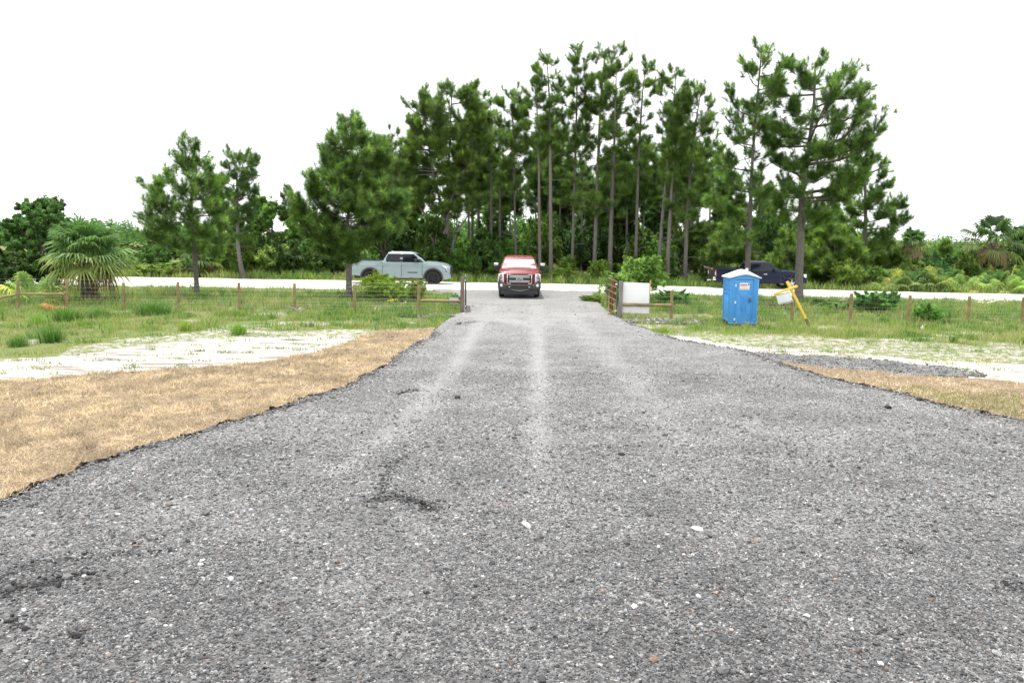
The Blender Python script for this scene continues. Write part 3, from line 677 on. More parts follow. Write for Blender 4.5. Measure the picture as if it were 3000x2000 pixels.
# ================================================================== vegetation
def tuft_templates(K, n, nl, wd, r):
    out = []
    for k in range(K):
        s = r.uniform(0, 1, n); az = r.uniform(0, 2 * PI, n); an = np.radians(92 - 56 * s + r.normal(0, 12, n))
        base = np.stack([0 * s, 0 * s, s * .80 * nl], -1)
        d = np.stack([np.cos(az) * np.sin(an), np.sin(az) * np.sin(an), np.cos(an)], -1)
        L = nl * r.uniform(.75, 1.15, n)
        side = np.stack([-np.sin(az), np.cos(az), 0 * az], -1) * wd / 2
        tip = base + d * L[:, None] - np.array([0, 0, 1.0]) * 0
        out.append(np.stack([base - side, base + side, tip], 1))
    return np.array(out)            # K, n, 3, 3
TT = tuft_templates(8, 54, .25, .0205, rng)
def add_tufts(acc, P, Dr, sc, col, wmul=1.0, TTx=None):
    P = np.array(P); Dr = np.array(Dr); sc = np.array(sc); n = len(P)
    Dr = Dr / (np.linalg.norm(Dr, axis=1, keepdims=True) + 1e-9)
    a = np.where(np.abs(Dr[:, 2:3]) < .9, np.array([[0, 0, 1.0]]), np.array([[1.0, 0, 0]]))
    u = np.cross(a, Dr); u /= np.linalg.norm(u, axis=1, keepdims=True); v = np.cross(Dr, u)
    Tm = (TT if TTx is None else TTx)[rng.integers(0, 8, n)]    # n, m, 3, 3
    m = Tm.shape[1]
    V = Tm[..., 0:1] * u[:, None, None] + Tm[..., 1:2] * v[:, None, None] + Tm[..., 2:3] * Dr[:, None, None]
    V = V * sc[:, None, None, None] + P[:, None, None]
    T = np.arange(n * m * 3).reshape(-1, 3)
    c = np.repeat(np.asarray(col)[:, None], m, 1) * rng.uniform(.8, 1.2, (n, m, 1))
    acc.add(V.reshape(-1, 3), T, None, np.repeat(c.reshape(-1, 3), 3, 0))

NEED = np.array([(.088, .153, .043), (.118, .202, .050), (.168, .268, .062), (.24, .355, .082)])
def pine(label, stems, Y, group=None, base_px=None, tuft=1.0, dens=1.0, bright=.25, seed=0, tint=(1, 1, 1), name='pine_tree', low=0, dead=0):
    """stems: list of (path in photo pixels from the ground up, base radius, crown rows (py, left px, right px))"""
    global rng
    rng = np.random.default_rng(1000 + seed)
    bx = PX(base_px if base_px is not None else stems[0][0][0][0], Y); base = np.array([bx, Y, 0.0])
    root = empty(name, (bx, Y, 0), label, 'pine tree', group)
    wd = Acc(); TP, TD, TS, TC = [], [], [], []
    m_ = mpp(Y)
    bark = np.array([.165, .148, .138])
    def tuft_at(p, d, s):
        TP.append(p); TD.append(d); TS.append(s * tuft * rng.uniform(.8, 1.25))
        k = rng.random(); c = NEED[0] if k < .22 else NEED[1] if k < .58 else NEED[2] if k < 1 - bright * .5 else NEED[3]
        TC.append(c * np.array(tint) * rng.uniform(.8, 1.2))
    for path, r0, crown in stems:
        P = np.array([D(px, py, Y) - base for px, py in path]); P[0, 2] = -.05
        wob = rng.normal(0, .12, len(P)); wob[0] = 0; P[:, 1] += wob * np.linspace(0, 1, len(P)) * 3
        S = spline(P, 22); t = np.linspace(0, 1, 22)
        rad = r0 * (1 - .86 * t ** 1.1) + r0 * .35 * np.exp(-t * 22)
        cb = bark * rng.uniform(.85, 1.15)
        tube(wd, S, rad, 9, cb, rough=.10, rng=rng)
        zc = np.array([D(1500, py, Y)[2] for py, *_ in crown][::-1]); cl = np.array([c[1] for c in crown][::-1]) * m_; cr_ = np.array([c[2] for c in crown][::-1]) * m_
        # row heights must follow the tilt of the picture at this tree
        zc = np.array([D(np.interp(py, [q[1] for q in path][::-1], [q[0] for q in path][::-1]), py, Y)[2] for py, *_ in crown][::-1])
        z0, z1 = zc[0], zc[-1]; H = z1 - z0
        nb = max(8, int(7.4 * dens * H))
        hs = z0 + H * (np.arange(nb) + rng.uniform(0, 1, nb)) / nb
        azs = np.arange(nb) * 2.39996 + rng.uniform(-.6, .6, nb)
        for h, az in zip(hs, azs):
            ex = np.interp(h, zc, cr_ if math.cos(az) > 0 else cl); mean = .5 * (np.interp(h, zc, cr_) + np.interp(h, zc, cl))
            L = math.hypot(ex * math.cos(az), mean * math.sin(az)) * rng.uniform(.70, 1.10)
            if L < .12: continue
            rel = (h - z0) / H
            up = L * math.tan(R(4 + 30 * rel + rng.normal(0, 8))) * .85
            hst = max(min(h - up, S[-1, 2] * .985), z0 * .35)
            p0 = np.array([np.interp(hst, S[:, 2], S[:, i]) for i in range(3)]); p0[2] = hst
            o = np.array([math.cos(az), math.sin(az), 0])
            axis_ = np.array([np.interp(h, S[:, 2], S[:, 0]), np.interp(h, S[:, 2], S[:, 1]), h])
            p2 = axis_ + o * L; dh = p2[2] - p0[2]
            p1 = p0 + o * L * .55 + np.array([rng.normal(0, .06) * L, rng.normal(0, .06) * L, dh * .28])
            B = spline([p0, p1, p2], 8)
            rb = (.012 + .016 * L) * min(1.6, r0 / .14)
            tube(wd, B, rb * np.linspace(1, .28, 8), 5, cb * .9)
            limbs = [(B, L, .38 if L > .8 else .1)]
            if L > .9:
                for _ in range(int(1 + L * 1.1)):
                    s = rng.uniform(.35, .85); q = B[int(s * 7)]; tg = B[min(7, int(s * 7) + 1)] - B[int(s * 7) - 1]; tg /= np.linalg.norm(tg) + 1e-9
                    a2 = rng.choice([-1, 1]) * rng.uniform(.4, 1.0); ca, sa = math.cos(a2), math.sin(a2)
                    d = np.array([tg[0] * ca - tg[1] * sa, tg[0] * sa + tg[1] * ca, tg[2] + rng.uniform(.05, .6)]); d /= np.linalg.norm(d)
                    L2 = L * rng.uniform(.28, .48); e = q + d * L2
                    B2 = spline([q, q + d * L2 * .5 - np.array([0, 0, .05 * L2]), e + np.array([0, 0, .08 * L2])], 8); tube(wd, B2, rb * .5 * np.linspace(1, .35, 8), 4, cb * .85); limbs.append((B2, L2, .25)); tuft_at(e, d + np.array([0, 0, .3]), 1.05)
            for Bk, Lk, s0, s in [(b_, l_, z_, s_) for b_, l_, z_ in limbs for s_ in np.sort(rng.uniform(z_, 1.0, max(3, int(l_ * 5.2 * dens ** .3 + 1))))]:
                q = np.array([np.interp(s * 7, np.arange(8), Bk[:, i]) for i in range(3)])
                tg = Bk[min(7, int(s * 7) + 1)] - Bk[max(0, int(s * 7) - 1)]; tg /= np.linalg.norm(tg) + 1e-9
                a2 = rng.choice([-1, 1]) * rng.uniform(.35, 1.25); ca, sa = math.cos(a2), math.sin(a2)
                d = np.array([tg[0] * ca - tg[1] * sa, tg[0] * sa + tg[1] * ca, tg[2] + rng.uniform(.1, .75)]); d /= np.linalg.norm(d)
                ln = rng.uniform(.18, .52) * min(1, .35 + L / 1.8)
                e = q + d * ln
                tube(wd, [q, q + d * ln * .5 + np.array([0, 0, -.02]), e], [.009, .007, .005], 3, cb * .8)
                tuft_at(e, d + np.array([0, 0, .25]), 1.0)
                if rng.random() < .75: tuft_at(q + d * ln * .45, d + rng.normal(0, .45, 3), .9)
                if ln > .3 and rng.random() < .8: tuft_at(e + rng.normal(0, .13, 3), d + rng.normal(0, .6, 3) + np.array([0, 0, .2]), .9)
            tuft_at(B[-1], B[-1] - B[-3] + np.array([0, 0, .35]), 1.1)
        for _ in range(7): tuft_at(S[-1] + np.array([rng.normal(0, .16), rng.normal(0, .16), rng.uniform(-.5, .05)]), np.array([rng.normal(0, .25), rng.normal(0, .25), 1]), 1.0)
        for _ in range(dead):      # bare dead limbs under the crown
            h = rng.uniform(.25 * z0, z0 + .25 * H); az = rng.uniform(0, 2 * PI); L = rng.uniform(.4, 1.6)
            p0 = np.array([np.interp(h, S[:, 2], S[:, 0]), np.interp(h, S[:, 2], S[:, 1]), h]); o = np.array([math.cos(az), math.sin(az), rng.uniform(-.1, .35)])
            pp = [p0, p0 + o * L * .5 + np.array([0, 0, .05]), p0 + o * L + rng.normal(0, .12, 3)]
            tube(wd, pp, [.022, .014, .005], 4, bark * 1.15)
            for _ in range(3): s = rng.uniform(.4, .9); q = p0 + o * L * s; tube(wd, [q, q + rng.normal(0, .22, 3)], [.007, .003], 3, bark * 1.15)
    wd.build('trunk', BARK, root, smooth=True)
    cr = Acc(); add_tufts(cr, TP, TD, TS, TC); cr.build('crown', NEEDLE, root)
    return root

GP = 'tall slender pines across the road'
pine('young pine standing alone on the grass just right of the fan palm', [([(578, 872), (572, 760), (565, 600), (566, 480), (565, 420)], .125, [(408, 8, 10), (440, 38, 40), (490, 80, 68), (540, 118, 85), (590, 150, 98), (640, 150, 105), (690, 158, 100), (722, 150, 85), (748, 90, 60)])], 36.5, tuft=1.12, dens=.8, bright=.34, seed=1, dead=5)
pine('darker pine with a split top behind the lone young pine', [([(714, 815), (702, 740), (692, 650), (694, 560), (700, 470)], .17, [(440, 22, 35), (480, 42, 70), (530, 35, 62), (600, 48, 50), (660, 40, 42), (720, 20, 40)])], 52, tuft=1.2, dens=.7, bright=.05, seed=2, tint=(.85, .9, .95), dead=6)
pine('dense bushy pine in front of the pale pickup tail', [([(1022, 874), (1022, 760), (1020, 680), (1027, 560), (1030, 365)], .15, [(345, 8, 8), (385, 48, 42), (430, 60, 72), (480, 98, 92), (540, 110, 120), (600, 128, 135), (660, 140, 138), (700, 130, 116), (735, 105, 62), (775, 60, 12)])], 36.4, tuft=1.25, dens=1.45, bright=.5, seed=3, dead=5)
pine('broad old pine with several spreading trunks behind the pale pickup', [
    ([(1312, 815), (1306, 700), (1300, 630), (1268, 500), (1235, 290)], .21, [(262, 40, 40), (300, 75, 55), (360, 100, 55), (430, 118, 50), (500, 120, 40), (570, 90, 36), (640, 50, 30)]),
    ([(1318, 815), (1310, 660), (1328, 560), (1376, 460), (1392, 290)], .17, [(262, 40, 34), (300, 60, 45), (370, 60, 50), (430, 60, 60), (500, 60, 60), (560, 50, 50)]),
    ([(1308, 815), (1306, 640), (1312, 500), (1325, 270)], .19, [(248, 55, 50), (275, 100, 80), (320, 120, 95), (380, 110, 90), (450, 80, 70), (540, 40, 40)]),
    ([(1305, 815), (1290, 700), (1225, 600), (1165, 500), (1140, 420)], .14, [(370, 20, 20), (420, 40, 40), (500, 45, 70), (560, 40, 60), (640, 30, 60)]),
    ([(1316, 815), (1330, 700), (1365, 640), (1400, 590)], .12, [(560, 25, 30), (600, 40, 40), (640, 40, 20)])], 56, tuft=1.4, dens=.45, bright=.2, seed=4, tint=(1.08, 1.0, .95), dead=8)
TALL = [
 ('slim pine with a bare lower trunk directly above the red pickup roof', [(1513, 815), (1510, 700), (1505, 457), (1500, 270)], .15, [(250, 12, 12), (300, 68, 38), (350, 78, 36), (420, 72, 60), (470, 60, 66), (520, 38, 56), (580, 22, 28)], 57),
 ('first tall pine to the right of the red pickup, forked at its top', [(1582, 815), (1580, 600), (1576, 378), (1566, 250)], .17, [(235, 12, 12), (290, 45, 28), (360, 42, 45), (430, 50, 40), (500, 18, 20)], 55),
 ('tall pine with a high small crown, second right of the red pickup', [(1614, 815), (1612, 500), (1610, 300), (1602, 172)], .19, [(158, 15, 15), (195, 38, 30), (250, 40, 42), (320, 40, 36), (380, 28, 22), (440, 14, 12)], 54),
 ('narrow full length pine crown left of the tallest pair in the stand', [(1675, 815), (1681, 600), (1690, 300), (1690, 150)], .16, [(136, 14, 14), (175, 40, 38), (230, 34, 48), (300, 58, 42), (380, 60, 36), (440, 58, 30), (520, 40, 30), (620, 30, 30)], 56),
 ('one of the two joined tall pine crowns, the left one with a curved trunk', [(1740, 815), (1753, 450), (1765, 260), (1773, 160)], .19, [(138, 24, 26), (185, 44, 70), (240, 58, 84), (300, 56, 78), (370, 42, 52), (450, 38, 40), (520, 22, 26)], 54.5),
 ('thick trunked pine behind the bright bush of the gate', [(1786, 815), (1792, 600), (1800, 400), (1806, 200)], .23, [(170, 18, 40), (220, 32, 52), (300, 32, 46), (400, 36, 42), (500, 40, 50), (580, 56, 60), (640, 30, 40)], 53.5),
 ('pine with a thin airy crown between two fuller ones above the white board', [(1861, 815), (1870, 500), (1882, 300), (1892, 190)], .16, [(176, 10, 14), (215, 26, 42), (270, 34, 40), (340, 36, 36), (420, 40, 30), (520, 28, 28)], 54),
 ('leaning pale trunk pine, left of the pair right of the white board', [(1926, 812), (1945, 600), (1960, 420), (1982, 212)], .19, [(198, 14, 18), (240, 46, 46), (300, 60, 44), (360, 52, 40), (430, 38, 30), (510, 20, 20)], 53),
 ('pale trunk pine, right of the leaning pair right of the white board', [(1954, 814), (1965, 600), (1978, 430), (1992, 320)], .20, [(296, 14, 18), (350, 28, 42), (430, 36, 42), (500, 34, 34), (560, 22, 22)], 52.5),
 ('grey trunk pine just left of the blue toilet with drooping low branches', [(2006, 820), (2016, 600), (2032, 420), (2058, 258)], .20, [(236, 18, 40), (280, 46, 34), (340, 66, 55), (420, 76, 58), (500, 70, 60), (580, 58, 58), (680, 46, 50)], 52.5),
 ('short thin pine hidden between taller ones right of the red pickup', [(1701, 820), (1705, 600), (1708, 400)], .12, [(366, 14, 14), (430, 28, 28), (520, 30, 30), (600, 20, 20)], 60),
 ('dark pine at the right shoulder of the broad old pine', [(1462, 815), (1465, 600), (1464, 380)], .17, [(336, 18, 18), (400, 48, 42), (480, 48, 44), (560, 40, 40), (620, 18, 18)], 62),
 ('dark thin pine with crown merging into the broad old pine', [(1382, 815), (1384, 600), (1386, 400)], .15, [(366, 14, 14), (430, 30, 30), (520, 34, 34), (590, 24, 24)], 64),
 ('pine whose pointed top rises left of the forked tall pine', [(1437, 815), (1440, 500), (1436, 300)], .17, [(268, 12, 14), (320, 34, 36), (390, 44, 42), (470, 44, 46), (550, 26, 30)], 60),
 ('young pine far behind, right of the trunk beside the toilet', [(2228, 815), (2230, 650), (2232, 520)], .10, [(490, 8, 8), (560, 20, 20), (640, 26, 26), (720, 26, 26)], 62),
 ('small dark pine poking up between the grey trunk and toilet pine', [(2075, 815), (2080, 600), (2084, 420)], .13, [(380, 14, 14), (450, 36, 36), (540, 46, 46), (640, 50, 46), (730, 40, 40)], 60),
]
for i, (lab, path, r0, crown, Y) in enumerate(TALL):
    pine(lab, [(path, r0 * .74, crown)], Y, GP, tuft=1.32, dens=.30 if i in (10, 11, 12, 13, 15) else .47, bright=.14 if i not in (5, 9) else .3, seed=20 + i, tint=(1.05, 1.0, .95), dead=7)
pine('big crooked pine rising behind the blue toilet', [([(2188, 900), (2190, 760), (2197, 600), (2206, 400), (2216, 155)], .165, [(135, 12, 14), (180, 44, 56), (230, 86, 78), (290, 82, 84), (350, 88, 62), (410, 104, 50), (470, 98, 40), (530, 100, 30), (590, 118, 22), (640, 90, 10), (680, 60, 40), (745, 55, 40)])], 38, tuft=1.15, dens=.55, bright=.3, seed=60, dead=6)
pine('large round crowned pine behind the leaning yellow post', [([(2340, 884), (2345, 674), (2358, 530), (2372, 339), (2378, 190)], .20, [(170, 20, 24), (205, 66, 100), (250, 86, 165), (310, 84, 195), (370, 92, 215), (430, 88, 238), (480, 60, 240), (530, 76, 190), (580, 96, 140), (630, 90, 110), (665, 30, 60)])], 38.3, tuft=1.2, dens=.66, bright=.4, seed=61, dead=6)
pine('open slanting pine at the right end of the stand', [([(2526, 816), (2538, 640), (2530, 500), (2495, 425)], .16, [(405, 14, 14), (470, 38, 40), (540, 42, 60), (590, 70, 90), (640, 86, 104), (690, 70, 110), (740, 40, 40)])], 54, tuft=1.35, dens=.6, bright=.2, seed=62, dead=5)
for i, (px, py0, w, Y, lab) in enumerate([(2440, 655, 75, 51, 'bushy yellow-green young pine filling the gap behind the yellow post'), (2310, 690, 62, 50, 'low young pine behind the dark blue pickup hood'), (2590, 680, 50, 60, 'low dark young pine right of the open slanting pine'), (2385, 640, 60, 57, 'second young pine deep behind the round crowned pine'), (2130, 655, 60, 56, 'young pine behind the tail of the dark blue pickup')]):
    pine(lab, [([(px, 822), (px + 3, 740), (px + 2, py0 + 15)], .08, [(py0, 8, 8), (py0 + 40, w * .6, w * .6), (py0 + 90, w, w), (py0 + 135, w, w), (822, w * .6, w * .6)])], Y, 'young pines under the tall stand', tuft=1.4, dens=1.15, bright=.35, seed=70 + i, tint=(1.1, 1.05, .9))
for i, (px, py0, w, Y, lab) in enumerate([(2622, 790, 16, 49, 'tiny pine sapling left of the two far palms'), (2770, 712, 12, 95, 'single dark pine tip far off between the two right palms')]):
    pine(lab, [([(px, 838 if i == 0 else 800), (px + 2, py0 + 6)], .035, [(py0, 3, 3), (py0 + 25, w, w), (py0 + 45, w * .6, w * .6)])], Y, tuft=1.0 if i == 0 else 2.0, dens=1.3, bright=.2, seed=80 + i)

# background pines deeper in the wood: four shapes, copied
def copy_tree(o, loc, rz, sc, label=None, group=None):
    r = o.copy(); COL.objects.link(r); r.location = loc; r.rotation_euler = (0, 0, rz); r.scale = (sc, sc, sc)
    if label: r['label'] = label
    if group: r['group'] = group
    for ch in o.children:
        c = ch.copy(); COL.objects.link(c); c.parent = r
    return r
DEEP = 'thin pines deep in the wood'
DL = 'thin dark pine standing deep in the wood behind the front row of trunks'
proto = []
for k in range(4):
    Y = 72 + 2 * k; px = 1400 + 90 * k; b = D(px, 690, Y)
    py = lambda z: 690 + (px - 1500) * .0122 + (CAMZ - z) / mpp(Y)
    h = [11.5, 9.5, 13, 8][k]
    proto.append(pine(DL, [([(px, py(0)), (px + 4, py(h * .4)), (px + 2, py(h))], .13, [(py(h + .3), 8, 8), (py(h * .92), 24, 24), (py(h * .78), 36, 36), (py(h * .62), 38, 38), (py(h * .5), 22, 22)])], Y, DEEP, tuft=1.9, dens=.6, bright=.1, seed=90 + k, tint=(.95, .95, .95), dead=8))
rb = np.random.default_rng(5)
for i in range(46):
    Y = rb.uniform(62, 100); px = rb.uniform(1120, 2440)
    if 1470 < px < 1560 and rb.random() < .6: continue
    src = proto[rb.integers(0, 4)]; copy_tree(src, (PX(px, Y), Y, 0), rb.uniform(0, 6.28), rb.uniform(.75, 1.15) if px < 2100 else rb.uniform(.55, .8), DL, DEEP)
for i in range(18):
    Y = rb.uniform(57, 82); px = rb.uniform(1600, 2170); copy_tree(proto[rb.integers(0, 4)], (PX(px, Y), Y, 0), rb.uniform(0, 6.28), rb.uniform(.5, .95), DL, DEEP)
for i in range(9):
    Y = rb.uniform(62, 85); px = rb.uniform(640, 1000); copy_tree(proto[rb.integers(0, 4)], (PX(px, Y), Y, 0), rb.uniform(0, 6.28), rb.uniform(.45, .68), 'low pine in the green thicket left of the dense bushy pine', 'low pines in the left thicket')

# ------------------------------------------------------------------ broad-leaved shrubs and trees
def leaf_cloud(acc, centers, radii, nper, size, cols, r, up=.35, flat=1.0):
    n = len(centers) * nper
    d = r.normal(0, 1, (n, 3)); d /= np.linalg.norm(d, axis=1, keepdims=True)
    rad = np.repeat(np.asarray(radii), nper)[:, None]
    P = np.repeat(np.asarray(centers), nper, 0) + d * rad * (r.random((n, 1)) ** .45) * np.array([1, 1, flat])
    nr = d + r.normal(0, .6, (n, 3)) + np.array([0, 0, up]); nr /= np.linalg.norm(nr, axis=1, keepdims=True)
    a = r.normal(0, 1, (n, 3)); u = np.cross(nr, a); u /= np.linalg.norm(u, axis=1, keepdims=True); v = np.cross(nr, u)
    s = size * r.uniform(.6, 1.35, (n, 1))
    V = np.stack([P - u * s, P + v * s * .45, P + u * s, P - v * s * .45], 1)
    ci = np.repeat(r.integers(0, len(cols), len(centers)), nper); c = np.asarray(cols)[ci] * np.repeat(r.uniform(.75, 1.3, (len(centers), 1)), nper, 0) * r.uniform(.75, 1.25, (n, 1))
    acc.add(V.reshape(-1, 3), None, np.arange(n * 4).reshape(-1, 4), np.repeat(c, 4, 0))
GREEN_D = np.array([(.052, .105, .03), (.065, .13, .036), (.085, .16, .042)])
GREEN_M = np.array([(.085, .165, .036), (.105, .20, .045), (.14, .24, .05)])
GREEN_Y = np.array([(.18, .30, .07), (.22, .35, .08), (.27, .39, .10)])
def shrub_mesh(kind, seed, ncl, nper, size, cols, hollow=.45, spiky=0):
    r = np.random.default_rng(seed); C = []; Rr = []; stems = Acc()
    while len(C) < ncl:
        p = r.uniform(-1, 1, 3); q = np.linalg.norm(p)
        if q > 1 or q < hollow * r.random(): continue
        lump = .78 + .22 * math.sin(3 * math.atan2(p[1], p[0]) + seed) * math.cos(2.3 * p[2] + seed)
        p = p * lump; z = (p[2] + 1) / 2
        if spiky and r.random() < .3: z *= r.uniform(1, 1.25)
        C.append((p[0] * .5 * (1.0 - .25 * abs(2 * z - .8)), p[1] * .5 * (1.0 - .25 * abs(2 * z - .8)), .06 + z * .90)); Rr.append(r.uniform(.06, .13))
    for _ in range(16):              # uneven shoots standing out of the outline
        th = r.uniform(0, 2 * PI); ph_ = r.uniform(.2, 1.3); b = np.array([math.cos(th) * math.cos(ph_) * .36, math.sin(th) * math.cos(ph_) * .36, .35 + .5 * math.sin(ph_)]); d = np.array([math.cos(th) * .35, math.sin(th) * .35, r.uniform(.4, 1)]); ln = r.uniform(.12, .34)
        for q in np.linspace(0, 1, 5): C.append(tuple(b + d * ln * q)); Rr.append(.055 - .028 * q)
    a = Acc(); leaf_cloud(a, C, Rr, nper, size, cols, r)
    for i in range(7):
        e = np.array(C[r.integers(0, ncl)]); tube(stems, spline([(r.normal(0, .04), r.normal(0, .04), -.02), e * np.array([.5, .5, .45]), e], 5), np.linspace(.022, .005, 5), 5, np.array([.15, .12, .09]))
    fo = a; return fo, stems
SH = {}
for nm, args in {'dense': (1, 150, 60, .035, GREEN_D), 'mid': (2, 120, 55, .036, GREEN_M), 'bright': (3, 110, 55, .030, GREEN_Y), 'loose': (4, 85, 45, .034, GREEN_M), 'dark': (5, 130, 60, .040, GREEN_D * .85), 'fine': (6, 140, 70, .022, GREEN_Y * .9)}.items():
    SH[nm] = shrub_mesh(nm, *args, spiky=1 if nm in ('loose', 'bright', 'fine') else 0)
SHM = {}
def shrub(kind, x, y, w, h, label, group=None, rz=None, col=(1, 1, 1), name='shrub', cat='shrub', depth=None):
    rz = rng.uniform(0, 6.28) if rz is None else rz
    root = empty(name, (x, y, float(gz(x, y)) if y < 56 else -.03), label, cat, group, rz)
    root.scale = (w, depth or w, h)
    if kind not in SHM:
        f = SH[kind][0].build('foliage', LEAF, root); s = SH[kind][1].build('stem', BARK, root, smooth=True); SHM[kind] = (f.data, s.data)
    else:
        f = bpy.data.objects.new('foliage', SHM[kind][0]); COL.objects.link(f); f.parent = root
        s = bpy.data.objects.new('stem', SHM[kind][1]); COL.objects.link(s); s.parent = root
    f.color = (*col, 1)
    return root
def shrub_px(kind, pxc, pyb, pyt, wpx, Y, *a, **k):
    x = PX(pxc, Y); top = D(pxc, pyt, Y)[2]; return shrub(kind, x, Y, wpx * mpp(Y), max(.3, top), *a, **k)

# named single shrubs
shrub_px('fine', 1100, 0, 796, 150, 35.5, 'yellow-green weedy bush below the tail of the pale pickup', col=(2.1, 1.75, 1.2))
shrub_px('bright', 1168, 0, 822, 90, 34.5, 'smaller yellow-green bush right of the weedy one by the pale pickup', col=(1.6, 1.4, 1.1))
shrub_px('fine', 1218, 0, 815, 80, 35, 'dry mixed weeds with pale stalks in front of the pale pickup door', col=(1.5, 1.15, 1.1))
shrub_px('fine', 1330, 0, 858, 60, 33, 'blue-green weeds behind the left gate rail', col=(.7, 1.0, 1.1))
shrub_px('bright', 1868, 0, 742, 175, 36.5, 'tall bright green bush behind the white board', col=(.98, 1.0, 1.0))
shrub_px('bright', 1812, 0, 790, 130, 35, 'low spreading bright bush left of the white board top')
shrub_px('fine', 1975, 0, 845, 140, 34, 'long low weed bank right of the white board', col=(.62, .82, .75))
shrub_px('fine', 1735, 0, 862, 90, 36.5, 'weeds at the shoulder of the driveway before the open gate', col=(1.0, .95, .7))
shrub_px('dense', 2560, 0, 852, 150, 33, 'dark green bush behind the fence post right of the yellow post', col=(1.9, 2.1, 1.8))
shrub_px('dense', 2440, 0, 882, 130, 33.5, 'low dark bush between yellow post and fence post', col=(1.9, 2.1, 1.7))
shrub_px('loose', 2400, 0, 872, 70, 34.5, 'loose leggy weed at the foot of the round crowned pine', col=(1.2, 1.3, 1.1))
shrub_px('fine', 2720, 0, 885, 110, 29.2, 'soft green feathery bush in front of the fence near the white marker', col=(.7, .95, .85))
shrub_px('fine', 2610, 0, 850, 60, 35, 'small sage green bush by the road right of the dark bush', col=(.65, .85, .9))
shrub_px('dark', 60, 0, 728, 160, 39, 'dark round bush behind the palm at the left edge', col=(1.1, 1.05, .8))
shrub_px('dark', 155, 0, 735, 130, 40, 'dark bush directly left of the fan palm crown', col=(1.0, 1.05, .8))
shrub_px('dark', -40, 0, 760, 150, 37, 'dark bush cut off by the left picture edge', col=(.9, .95, .8))
# left background tree
def broad_tree(label, px, Y, top_py, wpx, lobes, cols, seed, cat='tree', lean=0, nper=46, size=.14):
    r = np.random.default_rng(seed); x = PX(px, Y); root = empty('broadleaf_tree', (x, Y, -.03), label, cat)
    top = D(px, top_py, Y)[2]; W = wpx * mpp(Y); wood = Acc(); fol = Acc()
    tr = spline([(0, 0, -.05), (lean * .3, .1, top * .3), (lean, 0, top * .62)], 8); tube(wood, tr, np.linspace(.22, .09, 8) * top / 7, 8, np.array([.14, .12, .10]), rough=.1, rng=r)
    C, Rr = [], []
    for i in range(lobes):
        a = r.uniform(0, 6.28); z = r.uniform(.22, .97); rr = math.sqrt(r.random()) * W / 2 * math.sin(PI * min(.98, z * .85 + .12)) ** .7
        c = np.array([math.cos(a) * rr + lean, math.sin(a) * rr, z * top]); C.append(c); Rr.append(r.uniform(.07, .15) * W)
        if i % 3 == 0: tube(wood, spline([tr[r.integers(2, 8)], (c * .6 + tr[5] * .4), c], 5), np.linspace(.06, .012, 5), 5, np.array([.14, .12, .10]))
    C2, R2 = [], []
    for c, q in zip(C, Rr):
        for _ in range(15): d = r.normal(0, 1, 3); d /= np.linalg.norm(d); C2.append(c + d * q * r.uniform(.4, 1.25)); R2.append(q * r.uniform(.2, .36))
    C2 = np.array(C2); C2[:, 2] = np.clip(C2[:, 2], .25, top)
    leaf_cloud(fol, C2, R2, nper, size, cols, r)
    for _ in range(12):
        c = C[r.integers(0, len(C))]
        if c[2] > top * .75: leaf_cloud(fol, [c + np.array([r.normal(0, .25), r.normal(0, .25), k * .3 + .3]) for k in range(-3, 2)], [.20] * 5, 14, size * .8, cols, r)
    wood.build('trunk', BARK, root, smooth=True); fol.build('crown', LEAF, root); return root
broad_tree('large dark broadleaf tree behind the fan palm on the left', 125, 58, 585, 225, 46, GREEN_D * 1.45, 301)
broad_tree('bright green broadleaf tree between the two left pines and the bushy pine', 800, 60, 592, 130, 30, GREEN_M * 1.15, 302)
broad_tree('yellow-green broadleaf tree against the left side of the bushy pine', 890, 57, 610, 110, 26, GREEN_M * 1.35, 303)
broad_tree('green broadleaf tree behind the split top pine', 755, 66, 575, 110, 22, GREEN_M * 1.0, 304)
broad_tree('dense green tree cut off by the right picture edge', 2975, 56, 668, 150, 34, GREEN_D * 1.25, 305)
broad_tree('small green tree left of the one at the right picture edge', 2905, 60, 690, 70, 18, GREEN_M, 306)
broad_tree('dark evergreen oak in the wood right of the red pickup trunks', 1905, 66, 560, 170, 34, GREEN_D * .9, 307)
broad_tree('dark oak in the wood behind the bright gate bush', 1800, 70, 590, 150, 28, GREEN_D * .85, 308)
broad_tree('leafy tree in the wood behind the toilet and tail of the dark pickup', 2090, 68, 610, 150, 26, GREEN_D * 1.0, 309)
broad_tree('viny dark growth at the foot of the broad old pine', 1270, 53.6, 640, 120, 34, GREEN_M * .62, 310, cat='thicket tree')
broad_tree('dark leafy tree behind the tail of the pale pickup', 1130, 58, 640, 130, 30, GREEN_D * .95, 311)
broad_tree('leafy understory tree between pale pickup nose and red pickup', 1395, 60, 655, 110, 24, GREEN_M * .7, 312)

